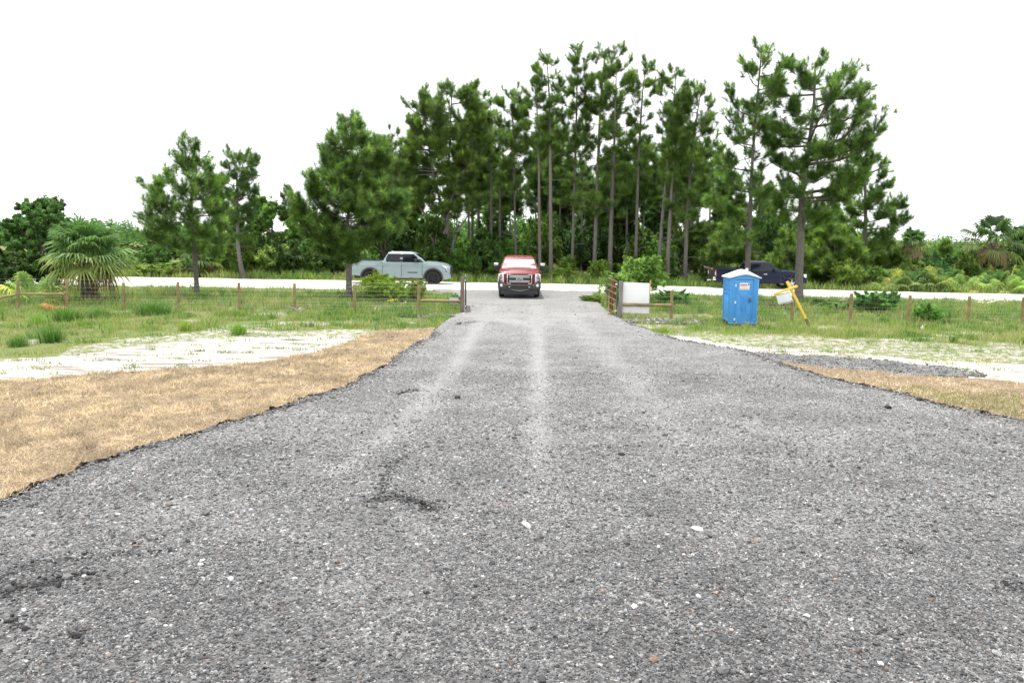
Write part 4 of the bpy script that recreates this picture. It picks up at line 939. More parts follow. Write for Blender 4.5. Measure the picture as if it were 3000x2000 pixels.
# understory shrubs across the road, described by what stands in front of them
def zone(px):
    for lim, s in ((640, 'left of the two left pines'), (930, 'between the left pines'), (1190, 'behind the pale pickup bed'), (1340, 'behind the pale pickup hood'), (1440, 'between the pale and red pickups'), (1620, 'behind the red pickup'), (1830, 'between the red pickup and the gate bush'), (2060, 'behind the white board'), (2360, 'behind the blue toilet and dark pickup'), (2560, 'right of the dark blue pickup')):
        if px < lim: return s
    return 'on the far right beyond the road'
ru = np.random.default_rng(11)
def many(n, x0, x1, y0, y1, h0, h1, w0, w1, kinds, kindword, colr=(.8, 1.2)):
    for i in range(n):
        px = x0 + (x1 - x0) * (i + ru.random()) / n; Y = ru.uniform(y0, y1); x = PX(px, Y); Y = max(Y, float(road_f(x)) + 1.0)
        k = kinds[ru.integers(0, len(kinds))]; c = ru.uniform(*colr); z = zone(px)
        shrub(k, x, Y, ru.uniform(w0, w1), ru.uniform(h0, h1), '%s growing across the road %s' % (kindword, z), '%ss %s' % (kindword, z), col=(c * ru.uniform(.9, 1.2), c, c * ru.uniform(.8, 1.1)))
many(22, 150, 720, 66, 120, 1.0, 2.6, 2.5, 5.5, ['mid', 'loose', 'dense', 'fine'], 'far meadow shrub', (.7, 1.05))
many(34, 1100, 2460, 56, 70, 2.6, 4.8, 2.4, 3.8, ['dense', 'mid', 'dark', 'dense', 'loose'], 'tall shadowy shrub', (.9, 1.5))
many(26, 1050, 2460, 51.5, 55, .7, 1.9, 1.2, 2.3, ['mid', 'dense', 'loose', 'bright'], 'low roadside shrub', (.8, 1.3))
many(16, 640, 1010, 53, 60, 1.6, 3.4, 1.8, 3.0, ['mid', 'mid', 'bright', 'dense'], 'leafy green shrub', (.8, 1.2))
many(18, 330, 720, 52, 64, .8, 1.9, 1.8, 3.2, ['fine', 'mid', 'bright', 'loose'], 'low meadow shrub', (.7, 1.1))
many(30, 2440, 3060, 48, 62, .7, 1.8, 1.4, 2.6, ['bright', 'mid', 'fine', 'loose'], 'low yellowish shrub', (.75, 1.2))
many(10, 2480, 3040, 60, 78, 1.6, 2.8, 2.5, 3.6, ['dense', 'mid', 'dense'], 'taller green shrub', (.9, 1.2))
shrub_px('dense', 2830, 0, 742, 80, 50, 'dark olive rounded bush below the larger right palm', col=(1.5, 1.2, .8))
shrub_px('dense', 2745, 0, 760, 80, 55, 'blue-green bush left of the dark olive bush', col=(.9, 1.25, 1.3))
shrub_px('dark', 2885, 0, 765, 50, 52, 'black-green bush right of the dark olive bush', col=(.8, .9, .8))

# far woods and meadow shrubs at the horizon on the left and right
fw = Acc(); r = np.random.default_rng(77)
for (px0, px1, Y0, Y1, n, h) in ((-200, 700, 150, 230, 150, 5.0), (2450, 3300, 120, 220, 110, 2.8), (1000, 2500, 105, 150, 170, 6.0)):
    C, Rr = [], []
    for i in range(n):
        Y = r.uniform(Y0, Y1); px = r.uniform(px0, px1); hh = h * r.uniform(.6, 1.15)
        for k in range(5): C.append((PX(px, Y) + r.normal(0, 1.2), Y + r.normal(0, 1), hh * (k + .6) / 5.2)); Rr.append(r.uniform(1.0, 1.9))
    leaf_cloud(fw, C, Rr, 34, .36, GREEN_D * 1.3, r)
o = fw.build('woods', LEAF); setp(o, 'distant band of woods along the horizon', 'woods', kind='stuff')

# ------------------------------------------------------------------ palms
def frond(acc, o, az, el, plen, blen, col, r, droop=.35, nseg=30, spread=2.15, wd=.045, curl=.25):
    d = np.array([math.cos(az) * math.cos(el), math.sin(az) * math.cos(el), math.sin(el)]); side = np.array([-math.sin(az), math.cos(az), 0])
    P = [np.array(o)]; dd = d.copy()
    for k in range(4):
        P.append(P[-1] + dd * plen / 4); dd = dd + np.array([0, 0, -droop * .22]); dd /= np.linalg.norm(dd)
    tube(acc, P, np.linspace(.018, .010, 5), 4, col * np.array([1.05, 1.05, .9]))
    h = P[-1]; f = dd; s = side + r.normal(0, .12, 3); s -= f * np.dot(s, f); s /= np.linalg.norm(s); nr = np.cross(s, f)
    if nr[2] < 0: nr = -nr
    V, T, Q, Cc = [], [], [], []
    for i in range(nseg):
        th = -spread + 2 * spread * (i + .5) / nseg + r.normal(0, .03)
        q = f * math.cos(th) + s * math.sin(th); L = blen * (1 - .28 * abs(th) / spread) * r.uniform(.9, 1.08)
        b = h + f * .12 * max(0, math.cos(th)) * blen
        cr = np.cross(q, nr); cr /= np.linalg.norm(cr) + 1e-9; cr = (cr + nr * (.5 if i % 2 else -.5)); cr /= np.linalg.norm(cr)
        m = b + q * L * .5 + nr * .10 * L * curl * 2 + np.array([0, 0, -.03 * L]); e = b + q * L * .82 + np.array([0, 0, -(.14 + curl * .5) * L]) ; tp = b + q * L * .95 + np.array([0, 0, -(.32 + curl) * L * r.uniform(.6, 1.3)])
        n0 = len(V); V += [b - cr * wd * .25, b + cr * wd * .25, m - cr * wd * .5, m + cr * wd * .5, e - cr * wd * .28, e + cr * wd * .28, tp]
        Q += [(n0, n0 + 1, n0 + 3, n0 + 2), (n0 + 2, n0 + 3, n0 + 5, n0 + 4)]; T += [(n0 + 4, n0 + 5, n0 + 6)]
        cc = col * r.uniform(.8, 1.2); tipc = cc * .75 + np.array([.25, .19, .09]) * .25; Cc += [cc] * 4 + [cc] * 2 + [tipc]
    acc.add(V, T, Q, np.array(Cc))
def palm(label, x, y, trunk_h, trunk_r, nf, plen, blen, r, cols, dead=8, group=None, wd=.045, lean=0, elmin=-35, deadcol=(.33, .22, .11), nseg=30, curl=.25):
    root = empty('cabbage_palm', (x, y, -.02), label, 'palm', group); tr = Acc(); fo = Acc(); df = Acc()
    P = spline([(0, 0, -.05), (lean * .5, 0, trunk_h * .5), (lean, 0, trunk_h)], 10)
    tube(tr, P, trunk_r * np.array([1.25, 1.08, 1, 1, 1.02, 1.05, 1.05, 1.0, .95, .8]), 14, np.array([.10, .085, .07]), rough=.06, rng=r)
    for k in range(int(trunk_h * 34)):        # criss-cross leaf bases
        t = (k + .5) / (trunk_h * 34); a = k * 2.39996; z = t * trunk_h; p = np.array([lean * t, 0, z]); o = np.array([math.cos(a), math.sin(a), 0]); s = np.array([-math.sin(a), math.cos(a), 0])
        q = p + o * trunk_r * 1.02
        for sg in (-1, 1):
            tube(tr, [q - s * sg * .0, q + s * sg * .07 + o * .035 + np.array([0, 0, .13]), q + s * sg * .12 + o * .06 + np.array([0, 0, .25])], [.030, .024, .012], 4, np.array([.24, .21, .18]) * r.uniform(.7, 1.2))
    top = np.array([lean, 0, trunk_h])
    for i in range(nf):
        t = i / (nf - 1); el = R(elmin + (76 - elmin) * t ** .85 + r.normal(0, 6)); az = i * 2.39996 + r.normal(0, .25)
        c = np.asarray(cols[min(len(cols) - 1, int((1 - t) * len(cols) * .999))]) * r.uniform(.8, 1.25)
        frond(fo, top + np.array([math.cos(az), math.sin(az), 0]) * trunk_r * .5 + np.array([0, 0, (t - .5) * .5]), az, el, plen * r.uniform(.85, 1.15), blen * r.uniform(.85, 1.12), c, r, droop=.42 - .2 * t, wd=wd, nseg=nseg, curl=curl)
    for i in range(dead):
        az = i * 2 * PI / dead + r.normal(0, .3); frond(df, top + np.array([math.cos(az), math.sin(az), 0]) * trunk_r * .6 - np.array([0, 0, .05]), az, R(-22 + r.normal(0, 12)), plen * .6, blen * .85, np.array(deadcol) * r.uniform(.7, 1.3), r, droop=.9, curl=.5, wd=wd * .9, nseg=nseg)
    tr.build('trunk', BARK, root); fo.build('crown', LEAF, root)
    if dead: df.build('dead_fronds', LEAF, root)
    return root
PG = np.array([(.085, .16, .055), (.11, .19, .07), (.155, .235, .09), (.24, .29, .10)])
rp = np.random.default_rng(41)
palm('big fan palm with a cross-hatched trunk behind the left fence', PX(266, 33), 33, 1.82, .27, 50, .80, 1.06, rp, PG * 1.25, 6, wd=.075, nseg=26, elmin=-6, curl=.14, deadcol=(.36, .25, .13))
palm('distant palm with a skirt of pale dead fronds', PX(2664, 60), 60, 2.75, .24, 26, .55, .72, rp, PG * 1.1, 26, wd=.09, elmin=5, deadcol=(.52, .42, .26), nseg=20)
palm('larger distant palm with open dark green fans near the right edge', PX(2845, 54), 52, 2.9, .24, 20, 1.15, .95, rp, PG * .75, 9, wd=.10, elmin=-15, deadcol=(.28, .2, .12), nseg=24)
palm('grey-green palm half hidden in the thicket left of the bushy pine', PX(845, 53), 56, 1.3, .22, 24, .8, .7, rp, PG * .9, 6, wd=.08, nseg=22)
palm('small palm with brown hanging fronds behind the lone young pine', PX(592, 54), 54, 1.1, .22, 14, .8, .75, rp, PG, 14, wd=.08, nseg=18, deadcol=(.30, .2, .11))
# saw palmettos: one mesh per shape, copied
PM = []
for k in range(3):
    a = Acc(); rr = np.random.default_rng(60 + k); pal = [PG * 1.0, PG * 1.5, PG * 2.0][k]
    for i in range(15): frond(a, (rr.normal(0, .12), rr.normal(0, .12), .05), rr.uniform(0, 6.28), R(rr.uniform(15, 80)), rr.uniform(.45, .85), rr.uniform(.42, .6), pal[rr.integers(1, 4)] * (np.array([1.25, 1.05, .8]) if k else 1) * rr.uniform(.8, 1.2), rr, wd=.05, nseg=18)
    PM.append(a)
PMD = [None] * 3
def palmetto(k, x, y, s, label, group=None, col=(1, 1, 1)):
    if PMD[k] is None: o = PM[k].build('saw_palmetto', LEAF); PMD[k] = o.data
    else: o = bpy.data.objects.new('saw_palmetto', PMD[k]); COL.objects.link(o)
    o.location = (x, y, -.02); o.rotation_euler = (0, 0, rp.uniform(0, 6.28)); o.scale = (s, s, s); o.color = (*col, 1); setp(o, label, 'palmetto', group); return o
x, y = G(-15, 905); palmetto(2, x, 32.2, 1.35, 'pale yellow-green palmetto behind the slanting rail at the left edge')
for i in range(34):
    px = 2590 + 440 * (i + rp.random()) / 34; x = PX(px, 50); Y = float(road_f(x)) + rp.uniform(1.2, 9)
    palmetto(int(rp.integers(0, 3)), PX(px, Y), Y, rp.uniform(.8, 1.35), 'saw palmetto in the scrub across the road on the far right', 'saw palmettos on the far right')
for i in range(9):
    px = 1440 + 420 * (i + rp.random()) / 9; Y = rp.uniform(53, 58); palmetto(int(rp.integers(0, 2)), PX(px, Y), Y, rp.uniform(.8, 1.3), 'dim saw palmetto under the pines right of the red pickup', 'saw palmettos under the pines')

# ------------------------------------------------------------------ grass tufts, fronds and dead wood on the ground
TMESH = None
def tuft_plant(px, py, wpx, hpx, label, col=(1, 1, 1)):
    global TMESH
    x, y = G(px, py); s = mpp(y)
    if TMESH is None:
        global rng
        rng = np.random.default_rng(9); a = Acc(); n = 420; q = rng.normal(0, .30, (n, 2)) * np.array([1.2, .8]); P = np.column_stack([q, np.zeros(n)])
        la = np.arctan2(q[:, 1], q[:, 0]) + rng.normal(0, .5, n); h = rng.uniform(.3, 1.1, n); ln = np.hypot(q[:, 0], q[:, 1]) * 1.1 + .1
        dx = np.column_stack([np.cos(la + 1.57), np.sin(la + 1.57), 0 * la]) * .016; tip = P + np.column_stack([np.cos(la) * ln * h, np.sin(la) * ln * h, h])
        mid = P + np.column_stack([np.cos(la) * ln * h * .3, np.sin(la) * ln * h * .3, h * .55])
        V = np.stack([P - dx, P + dx, mid - dx * .7, mid + dx * .7, tip], 1); b = (np.arange(n) * 5)[:, None]
        a.add(V.reshape(-1, 3), b + np.array([2, 3, 4]), b + np.array([0, 1, 3, 2]), np.repeat(np.array([.07, .155, .035]) * rng.uniform(.7, 1.4, (n, 1)), 5, 0))
        o = a.build('grass_tuft', GRASSM); TMESH = o.data
    else: o = bpy.data.objects.new('grass_tuft', TMESH); COL.objects.link(o)
    o.location = (x, y, float(gz(x, y))); w_ = wpx * s; h_ = hpx * s; o.scale = (w_, w_, h_); o.rotation_euler = (0, 0, rp.uniform(0, 6)); o.color = (col[0] * 1.35, col[1] * 1.25, col[2] * 1.3, 1)
    setp(o, label, 'grass tuft', 'dark grass tufts on the left meadow')
tuft_plant(192, 938, 66, 50, 'widest dark green grass tuft, below the post beside the palm')
tuft_plant(448, 920, 62, 50, 'dark green grass tuft in front of the fence, straight below the lone pine')
tuft_plant(152, 1000, 46, 60, 'tall dark grass tuft lowest on the left meadow near the sand')
tuft_plant(288, 928, 36, 38, 'small grass tuft right of the widest one', (1.3, 1.2, 1.4))
tuft_plant(52, 1012, 34, 42, 'thin grass tuft at the left picture edge', (1.2, 1.1, 1.2))
tuft_plant(110, 955, 40, 45, 'light green grass tuft left of the widest dark one', (1.9, 1.6, 1.4))
tuft_plant(700, 975, 40, 38, 'short grass tuft at the edge of the sand below the fence', (1.8, 1.5, 1.2))
tuft_plant(545, 965, 30, 32, 'small yellowish tuft between the fence and the sand', (2.4, 1.6, 1.2))
a = Acc(); r = np.random.default_rng(3); x, y = G(172, 906)
for i in range(5): frond(a, (r.normal(0, .1), r.normal(0, .08), .05), r.uniform(-2.6, -.5), R(r.uniform(5, 45)), .12, .5, np.array([.62, .27, .10]) * r.uniform(.8, 1.2), r, wd=.04, nseg=16)
o = a.build('dead_frond', LEAF, loc=(x, y, 0)); setp(o, 'orange dead palm frond lying by the fence post at the left', 'dead frond')
def dead_wood(px, py, sc, n, col, label, seed, name='dead_branch', upz=.35):
    r = np.random.default_rng(seed); x, y = G(px, py); a = Acc()
    for i in range(n):
        az = r.uniform(0, 2 * PI); d = np.array([math.cos(az), math.sin(az) * .5, r.uniform(.02, upz)]); L = sc * r.uniform(.4, 1); p0 = r.normal(0, .12, 3) * sc * np.array([1, .6, 0])
        tube(a, spline([p0, p0 + d * L * .5 + np.array([0, 0, .06 * sc]), p0 + d * L], 5), np.linspace(.07, .02, 5) * sc, 6, np.array(col) * r.uniform(.75, 1.2), cap=True)
        for k in range(3): s = r.uniform(.4, 1); q = p0 + d * L * s; tube(a, [q, q + r.normal(0, .2, 3) * sc], [.018 * sc, .006 * sc], 4, np.array(col) * r.uniform(.75, 1.2))
    o = a.build(name, BARK, loc=(x, y, .02)); setp(o, label, 'dead wood')
dead_wood(882, 912, .55, 6, (.36, .34, .33), 'grey dead root leaning at the foot of a left fence post', 1)
dead_wood(462, 878, .55, 4, (.33, .27, .20), 'brown dead wood pile on the bank behind the left fence', 2)
dead_wood(405, 880, .4, 2, (.30, .25, .21), 'short brown stump beside the dead wood pile on the left bank', 3)
dead_wood(2885, 890, .8, 3, (.72, .70, .66), 'bleached white branch on the grass behind the right fence', 4, upz=.5)
dead_wood(1200, 949, .38, 3, (.62, .58, .52), 'bleached stick on the grass below the left gate', 5, upz=.15)
dead_wood(240, 888, .7, 4, (.24, .20, .17), 'fallen brown fronds stalks around the foot of the fan palm', 6, upz=.12)
dead_wood(2240, 905, .9, 14, (.10, .075, .06), 'dark brown brush heap behind the fence right of the toilet', 7, upz=.35)
dead_wood(2285, 905, .8, 12, (.11, .08, .065), 'dark brown brush heap at the fence post by the yellow post', 8, upz=.35)
dead_wood(2910, 815, 1.5, 16, (.27, .24, .21), 'tangle of bare grey twigs right of the larger palm', 9, upz=1.1)
dead_wood(730, 790, 2.0, 14, (.32, .29, .27), 'bare grey dead shrub behind the split top pine', 10, upz=.9)
# yellow flowers
for i, (px, py) in enumerate(((1142, 888), (1152, 886), (1182, 896))):
    x, y = G(px, py + 8); a = Acc(); rr = np.random.default_rng(i)
    leaf_cloud(a, [(0, 0, .22), (.1, 0, .25), (-.1, .05, .2)], [.05] * 3, 10, .03, [np.array((.75, .52, .03))] if i < 2 else [np.array((.7, .6, .45))], rr); leaf_cloud(a, [(0, 0, .1)], [.12], 25, .03, GREEN_Y, rr)
    o = a.build('flower', LEAF, loc=(x, y, 0)); setp(o, ['yellow wildflower in the grass below the bright weedy bush', 'second yellow wildflower right beside the first below the weedy bush', 'pale wildflower right of the yellow ones below the weedy bush'][i], 'flower', 'wildflowers by the left fence')
# ================================================================== fences, gates, boards
def post(parent, px, pyt, pyb, Y, r=.062, mat=None, lean_px=0, square=None, name='fence_post', seed=0):
    b = D(px, pyb, Y); x = PX(px, Y); t = D(px + lean_px, pyt, Y); m = MB(); rr = random.Random(seed)
    if square: m.bar((x, Y, -.15), (t[0], Y, t[2]), square[0], square[1])
    else:
        P = [Vector((x, Y, -.15)).lerp(Vector((t[0], Y, t[2])), k / 3) + Vector((rr.uniform(-.006, .006), rr.uniform(-.006, .006), 0)) for k in range(4)]
        for k in range(3): m.cyl(P[k], P[k + 1], r * (1.05 - .04 * k), 14, r * (1.01 - .04 * k))
    return m.build(name, mat or POSTW, parent, bevel=.006 if square else .004), x, float(t[2])
def woven_wire(parent, x0, x1, Yf, off=-.07, z0=.04):
    m = MB(); zs = [0, .10, .21, .33, .46, .61, .77, .94, 1.08]; rr = random.Random(4)
    n = max(2, int(abs(x1 - x0) / 1.2)); xs = [x0 + (x1 - x0) * i / n for i in range(n + 1)]
    for z in zs:
        pts = [Vector((x, Yf(x) + off, z0 + z + rr.uniform(-.012, .012))) for x in xs]
        for a, b in zip(pts[:-1], pts[1:]): m.cyl(a, b, .0017, 4)
    x = min(x0, x1)
    while x < max(x0, x1):
        m.cyl((x, Yf(x) + off, z0), (x + rr.uniform(-.008, .008), Yf(x) + off, z0 + 1.08), .0012, 3); x += .17
    return m.build('wire_mesh', WIRE, parent, smooth=0)
LP = [(-78, 819, 907), (52, 817.6, 907.5), (196, 820.6, 905), (362, 828, 911), (522.6, 825.6, 916), (700, 828, 919), (864.6, 830, 921.6), (1039, 833.5, 925), (1227, 835, 925)]
YL = 30.3
fl = empty('wire_fence', (0, 0, 0), 'long woven wire fence on round wooden posts left of the driveway', 'fence')
xs_ = []
for i, (px, t, b) in enumerate(LP):
    o, x, z = post(fl, px, t, b, YL, .058 if i < 8 else .066, seed=i, lean_px=(-2 if i in (4, 6) else 0)); xs_.append(x)
og, xg, zg = post(fl, 1354.5, 810.6, 921, YL - .1, mat=GATEW, square=(.145, .14), name='gate_post', seed=50)
woven_wire(fl, xs_[0], xg - .1, lambda x: YL)
def rail(parent, x0, x1, Y, z0, z1, r=.055):
    m = MB(); n = 8; rr = random.Random(int(x0 * 10))
    P = [Vector((x0 + (x1 - x0) * k / n, Y + rr.uniform(-.008, .008), z0 + (z1 - z0) * k / n + rr.uniform(-.01, .01))) for k in range(n + 1)]
    for k in range(n): m.cyl(P[k], P[k + 1], r * (1 + .03 * math.sin(k)), 12, r * (1 + .03 * math.sin(k + 1)))
    return m.build('rail', POSTW, parent)
zr = lambda px, py, Y: float(D(px, py, Y)[2])
rail(fl, xs_[8] + .05, xg - .07, YL, zr(1230, 881, YL), zr(1350, 882, YL))
rail(fl, xs_[1] + .03, xs_[2] - .03, YL, zr(60, 861, YL), zr(190, 862, YL), .05)
rail(fl, xs_[0], xs_[1] - .02, YL, zr(-70, 886, YL), zr(50, 863, YL), .05)
# grey panel behind the left rail
x0, x1 = PX(1315.5, YL), PX(1343, YL); m = MB(); m.box(((x0 + x1) / 2, YL + .09, (zr(1330, 872, YL) + zr(1330, 891.5, YL)) / 2), (x1 - x0, .012, zr(1330, 872, YL) - zr(1330, 891.5, YL)))
sg = m.build('metal_sign', PLATE, None, bevel=.003); setp(sg, 'small grey metal sign back fixed behind the left gate rail', 'sign')
# left gate, swung away so that only its end shows beside the post
gl = empty('metal_gate', (xg + .12, YL + .05, 0), 'dark tube gate swung open behind the left gate post, seen edge on', 'gate')
def tube_gate(root, L, zt, zb, rails, dirv, matA, matB, hm=None):
    d = Vector(dirv).normalized(); m = MB()
    m.cyl((0, 0, zb), (0, 0, zt), .028, 10); m.build('end_tube', matA, root); m = MB(); m.cyl(d * L + Vector((0, 0, zb)), d * L + Vector((0, 0, zt)), .026, 10); m.build('end_tube', matA, root)
    m = MB()
    for k in range(rails): z = zb + (zt - zb) * k / (rails - 1) ** 1.0; m.cyl((0, 0, z), d * L + Vector((0, 0, z)), .021, 10)
    m.build('rail', matB, root)
    m = MB(); m.bar(d * L * .5 + Vector((0, 0, zb)), d * L * .5 + Vector((0, 0, zt)), .045, .02); m.build('brace', matB, root)
    m = MB()
    for z in (zb + .1, zt - .1): m.box((-.035, -.02, z), (.08, .05, .06))
    m.build('hinge', CHROME, root, bevel=.005)
tube_gate(gl, 2.9, 1.36, .16, 6, ((xg + .12) / YL - .006, 1, 0), GREENT, GREENT)
# right side
YR = 29.0
fr = empty('wire_fence', (0, 0, 0), 'woven wire fence on wooden posts right of the driveway, behind the toilet', 'fence')
og2, xg2, zg2 = post(fr, 1816, 824, 934.5, YR, mat=GREYW, square=(.15, .14), name='gate_post', lean_px=4, seed=51)
RP = [(1966, 850.6, 940.5, 3), (2140, 855, 944, 3), (2321, 868, 941, 1), (2490, 860, 945.5, 5), (2661, 865, 950, 6), (2834, 867, 947, 8), (2996, 870, 948, 4), (3170, 874, 950, 5)]
xr_ = []
for i, (px, t, b, ln) in enumerate(RP):
    o, x, z = post(fr, px, t, b, YR, .062, seed=20 + i, lean_px=ln); xr_.append(x)
woven_wire(fr, xg2 + .1, xr_[-1], lambda x: YR, .13)
rail(fr, xg2 + .07, xr_[0] - .04, YR - .02, zr(1830, 892, YR), zr(1960, 894.5, YR), .058)
# white board and its yellow stake
Yb = YR + .045
m = MB(); xa, xb = PX(1823.5, Yb), PX(1901, Yb)
zt, zb_ = zr(1862, 827.5, Yb), zr(1862, 917.5, Yb)
m.prism([(xa - .03, Yb, zb_ + .02), (xb, Yb, zb_ - .01), (xb - .02, Yb, zt - .02), (xa, Yb, zt + .01)], (0, .014, 0)); bd = m.build('notice_board', WBOARD, None, bevel=.003)
setp(bd, 'blank square white board standing behind the right gate rail', 'board')
m = MB(); xs = PX(1899, Yb + .05); m.bar((xs - .04, Yb + .06, zr(1899, 917, Yb) * .7), (xs + .045, Yb + .06, zr(1901, 821, Yb)), .085, .04)
st = m.build('wooden_stake', YELW, None, bevel=.004); setp(st, 'new yellow pine stake holding the right side of the white board', 'stake')
# rusty gate, swung away on the right
gx_, gy_ = xg2 - .13, YR + .05
gr = empty('metal_gate', (gx_, gy_, 0), 'rusty five bar tube gate swung open by the grey gate post', 'gate')
p2 = D(1779.5, 870, 31.6); dv = (p2[0] - gx_, 31.6 - gy_, 0); tube_gate(gr, math.hypot(dv[0], dv[1]), 1.36, .17, 6, dv, GREENT, RUST)
pr = D(1793, 870, 31.9); m = MB(); m.bar((pr[0] - .02, 31.9, -.1), (pr[0] - .02, 31.9, .92), .15, .14); m.bar((pr[0] + .06, 31.95, .5), (pr[0] + .08, 31.95, 1.34), .09, .05)
rp_ = m.build('wooden_post', RUSTW, None, bevel=.006); setp(rp_, 'reddish brown stub post seen through the rusty gate', 'post')
# white leaning stake left
x, y = G(1110, 876); m = MB(); a = D(1110, 874, y); b = D(1117, 849, y); m.bar((a[0], y, 0), (b[0], y, b[2]), .085, .03)
o = m.build('marker_stake', WPLAST, None, bevel=.004); setp(o, 'short white marker stake leaning in the weeds below the pale pickup', 'marker')
m = MB(); d = Vector(b) - Vector(a)
for t in (.8, .66): q = Vector((a[0], y - .018, 0)).lerp(Vector((b[0], y - .018, b[2])), t); m.box(q, (.05, .004, .03))
m.build('label', DARKINK, o)
# white diamond marker
x, y = G(2702, 968); z = zr(2702, 960, y); m = MB(); s = .065; m.prism([(x, y, z - s * 1.5), (x + s, y, z), (x, y, z + s * 1.5), (x - s, y, z)], (0, .012, 0)); o = m.build('marker', WPLAST, None, bevel=.002)
setp(o, 'little white diamond marker low in the grass before the right fence', 'marker'); m = MB(); m.cyl((x, y + .02, -.05), (x, y + .02, z), .008, 6); m.build('stem', WIRE, o)

# ------------------------------------------------------------------ leaning yellow signpost and its hanging panel
Ys = 26.9
def P3(px, py, Y=Ys): return Vector(D(px, py, Y))
yp = empty('sign_post', P3(2370, 958), 'leaning yellow painted timber signpost with a crossarm, right of the blue toilet', 'signpost')
o0 = yp.location.copy()
A, Bp, T = P3(2373, 962) - o0, P3(2360.5, 933) - o0, P3(2306, 825) - o0
m = MB(); m.bar(Bp, T, .085, .085); m.build('post', YELP, yp, bevel=.006)
m = MB(); m.bar(A + (A - Bp) * .15, Bp, .083, .083); m.build('post_foot', RAWW, yp, bevel=.005)
C0, C1 = P3(2266, 861) - o0, P3(2333, 837.5) - o0
m = MB(); m.bar(C0 + Vector((0, -.1, 0)), C1 + Vector((0, -.1, 0)), .075, .08); m.build('crossarm', YELP, yp, bevel=.006)
cn_ = [P3(2273, 863.5, Ys - .1), P3(2313.5, 854.5, Ys - .1), P3(2324.5, 883.5, Ys - .1), P3(2281.5, 892, Ys - .1)]
m = MB(); m.prism(cn_, (0, .015, 0)); sp = m.build('hanging_sign', WPLAST, None, bevel=.003); setp(sp, 'white sign panel with faint blue edge lines hanging from the yellow crossarm', 'sign')
def quad_on(c, u0, v0, u1, v1, off):
    f = lambda u, v: c[0].lerp(c[1], u).lerp(c[3].lerp(c[2], u), v) + Vector((0, off, 0))
    return [f(u0, v0), f(u1, v0), f(u1, v1), f(u0, v1)]
m = MB()
for q in ((.03, .02, .97, .065), (.05, .90, .93, .95)): m.prism(quad_on(cn_, *q, -.004), (0, .003, 0))
m.prism(quad_on(cn_, .86, .86, .97, .96, -.006), (0, .003, 0)); m.build('border_line', BLUEINK, sp, smooth=0)
m = MB()
for k, (u0, u1) in enumerate(((.12, .6), (.12, .5), (.12, .64), (.12, .45))): m.prism(quad_on(cn_, u0, .2 + .16 * k, u1, .225 + .16 * k, -.004), (0, .002, 0))
m.prism(quad_on(cn_, .86, .35, .89, .5, -.004), (0, .002, 0)); m.build('lettering', simple('faded_ink', (.58, .60, .66), .6), sp, smooth=0)
m = MB()
for u in (.12, .82): q = cn_[0].lerp(cn_[1], u); m.cyl(q + Vector((0, 0, -.01)), q + Vector((0, 0, .07)), .012, 8)
m.build('hanger', WIRE, sp)

# ------------------------------------------------------------------ portable toilet
xb_, yb_ = G(2176, 951); sc = 165 * mpp(yb_) / 2.30
pt = empty('portable_toilet', (xb_, yb_, 0), 'bright blue portable toilet with a white domed roof beside the fence', 'portable toilet'); pt.scale = (sc, sc, sc)
W_, Dp, Hh = 1.12, 1.14, 2.03       # local: front face at y = 0, body behind it
w2 = W_ / 2
# corner-ribbed walls
m = MB()
def tl(z): return 1 + .035 * z / Hh          # widens a little upwards
for (x0, y0, x1, y1) in ((-w2, Dp, w2, Dp),):
    m.box((0, Dp - .02, Hh / 2 + .0), (W_ - .06, .04, Hh - .12), taper=(1.035, 1))
m.build('rear_wall', BLUEP, pt, bevel=.01)
for s in (-1, 1):
    m = MB(); m.prism([(s * (w2 - .01), .05, .08), (s * (w2 - .01), Dp - .02, .08), (s * (w2 + .03), Dp - .02, Hh - .06), (s * (w2 + .03), .05, Hh - .06)], (-s * .04, 0, 0))
    f = lambda u, v: Vector((s * (w2 - .01 + .04 * v), .05 + (Dp - .07) * u, .08 + (Hh - .14) * v))
    for (u0, v0, u1, v1, th) in ((.10, .90, .92, .945, .02), (.08, .63, .92, .66, .022), (.03, .0, .09, 1, .025), (.91, .0, .97, 1, .025), (.1, .03, .92, .06, .02)):
        m.prism([f(u0, v0), f(u1, v0), f(u1, v1), f(u0, v1)], (s * th, 0, 0))
    m.build('side_wall', BLUEP, pt, bevel=.006)
    m = MB(); m.prism([f(.16, .68), f(.86, .68), f(.86, .88), f(.16, .88)], (s * .012, 0, 0)); m.prism([f(.2, .08), f(.82, .08), f(.82, .60), f(.2, .60)], (s * .010, 0, 0)); m.build('wall_panel', BLUED, pt, bevel=.01)
m = MB()
for s in (-1,):
    for u in (.30, .62): p = Vector((s * (w2 + .045), .05 + 1.05 * u, Hh - .005)); m.box(p, (.03, .16, .07))
m.build('vent', WPLAST, pt, bevel=.01)
# front frame: jambs with vertical ribs, a gabled lintel and the kick plate
dw = .36                                                    # half width of the door
def arch(x): return 1.985 + .125 * (1 - abs(x) / w2)
m = MB()
for s in (-1, 1):
    m.prism([(s * dw, .0, .07), (s * w2, .0, .07), (s * (w2 + .035), .0, arch(w2)), (s * dw, .0, arch(dw))], (0, .07, 0))
    for q in (.03, .085, .14): m.prism([(s * (dw + q), -.014, .12), (s * (dw + q + .028), -.014, .12), (s * (dw + q + .03), -.014, 1.93), (s * (dw + q + .002), -.014, 1.93)], (0, .02, 0))
m.prism([(-dw, 0, 1.86), (dw, 0, 1.86), (dw, 0, arch(dw)), (0, 0, arch(0)), (-dw, 0, arch(dw))], (0, .07, 0))
m.prism([(-w2 - .01, -.02, .03), (w2 + .01, -.02, .03), (w2 + .01, -.02, .085), (-w2 - .01, -.02, .085)], (0, .10, 0))
m.build('front_frame', BLUEP, pt, bevel=.006)
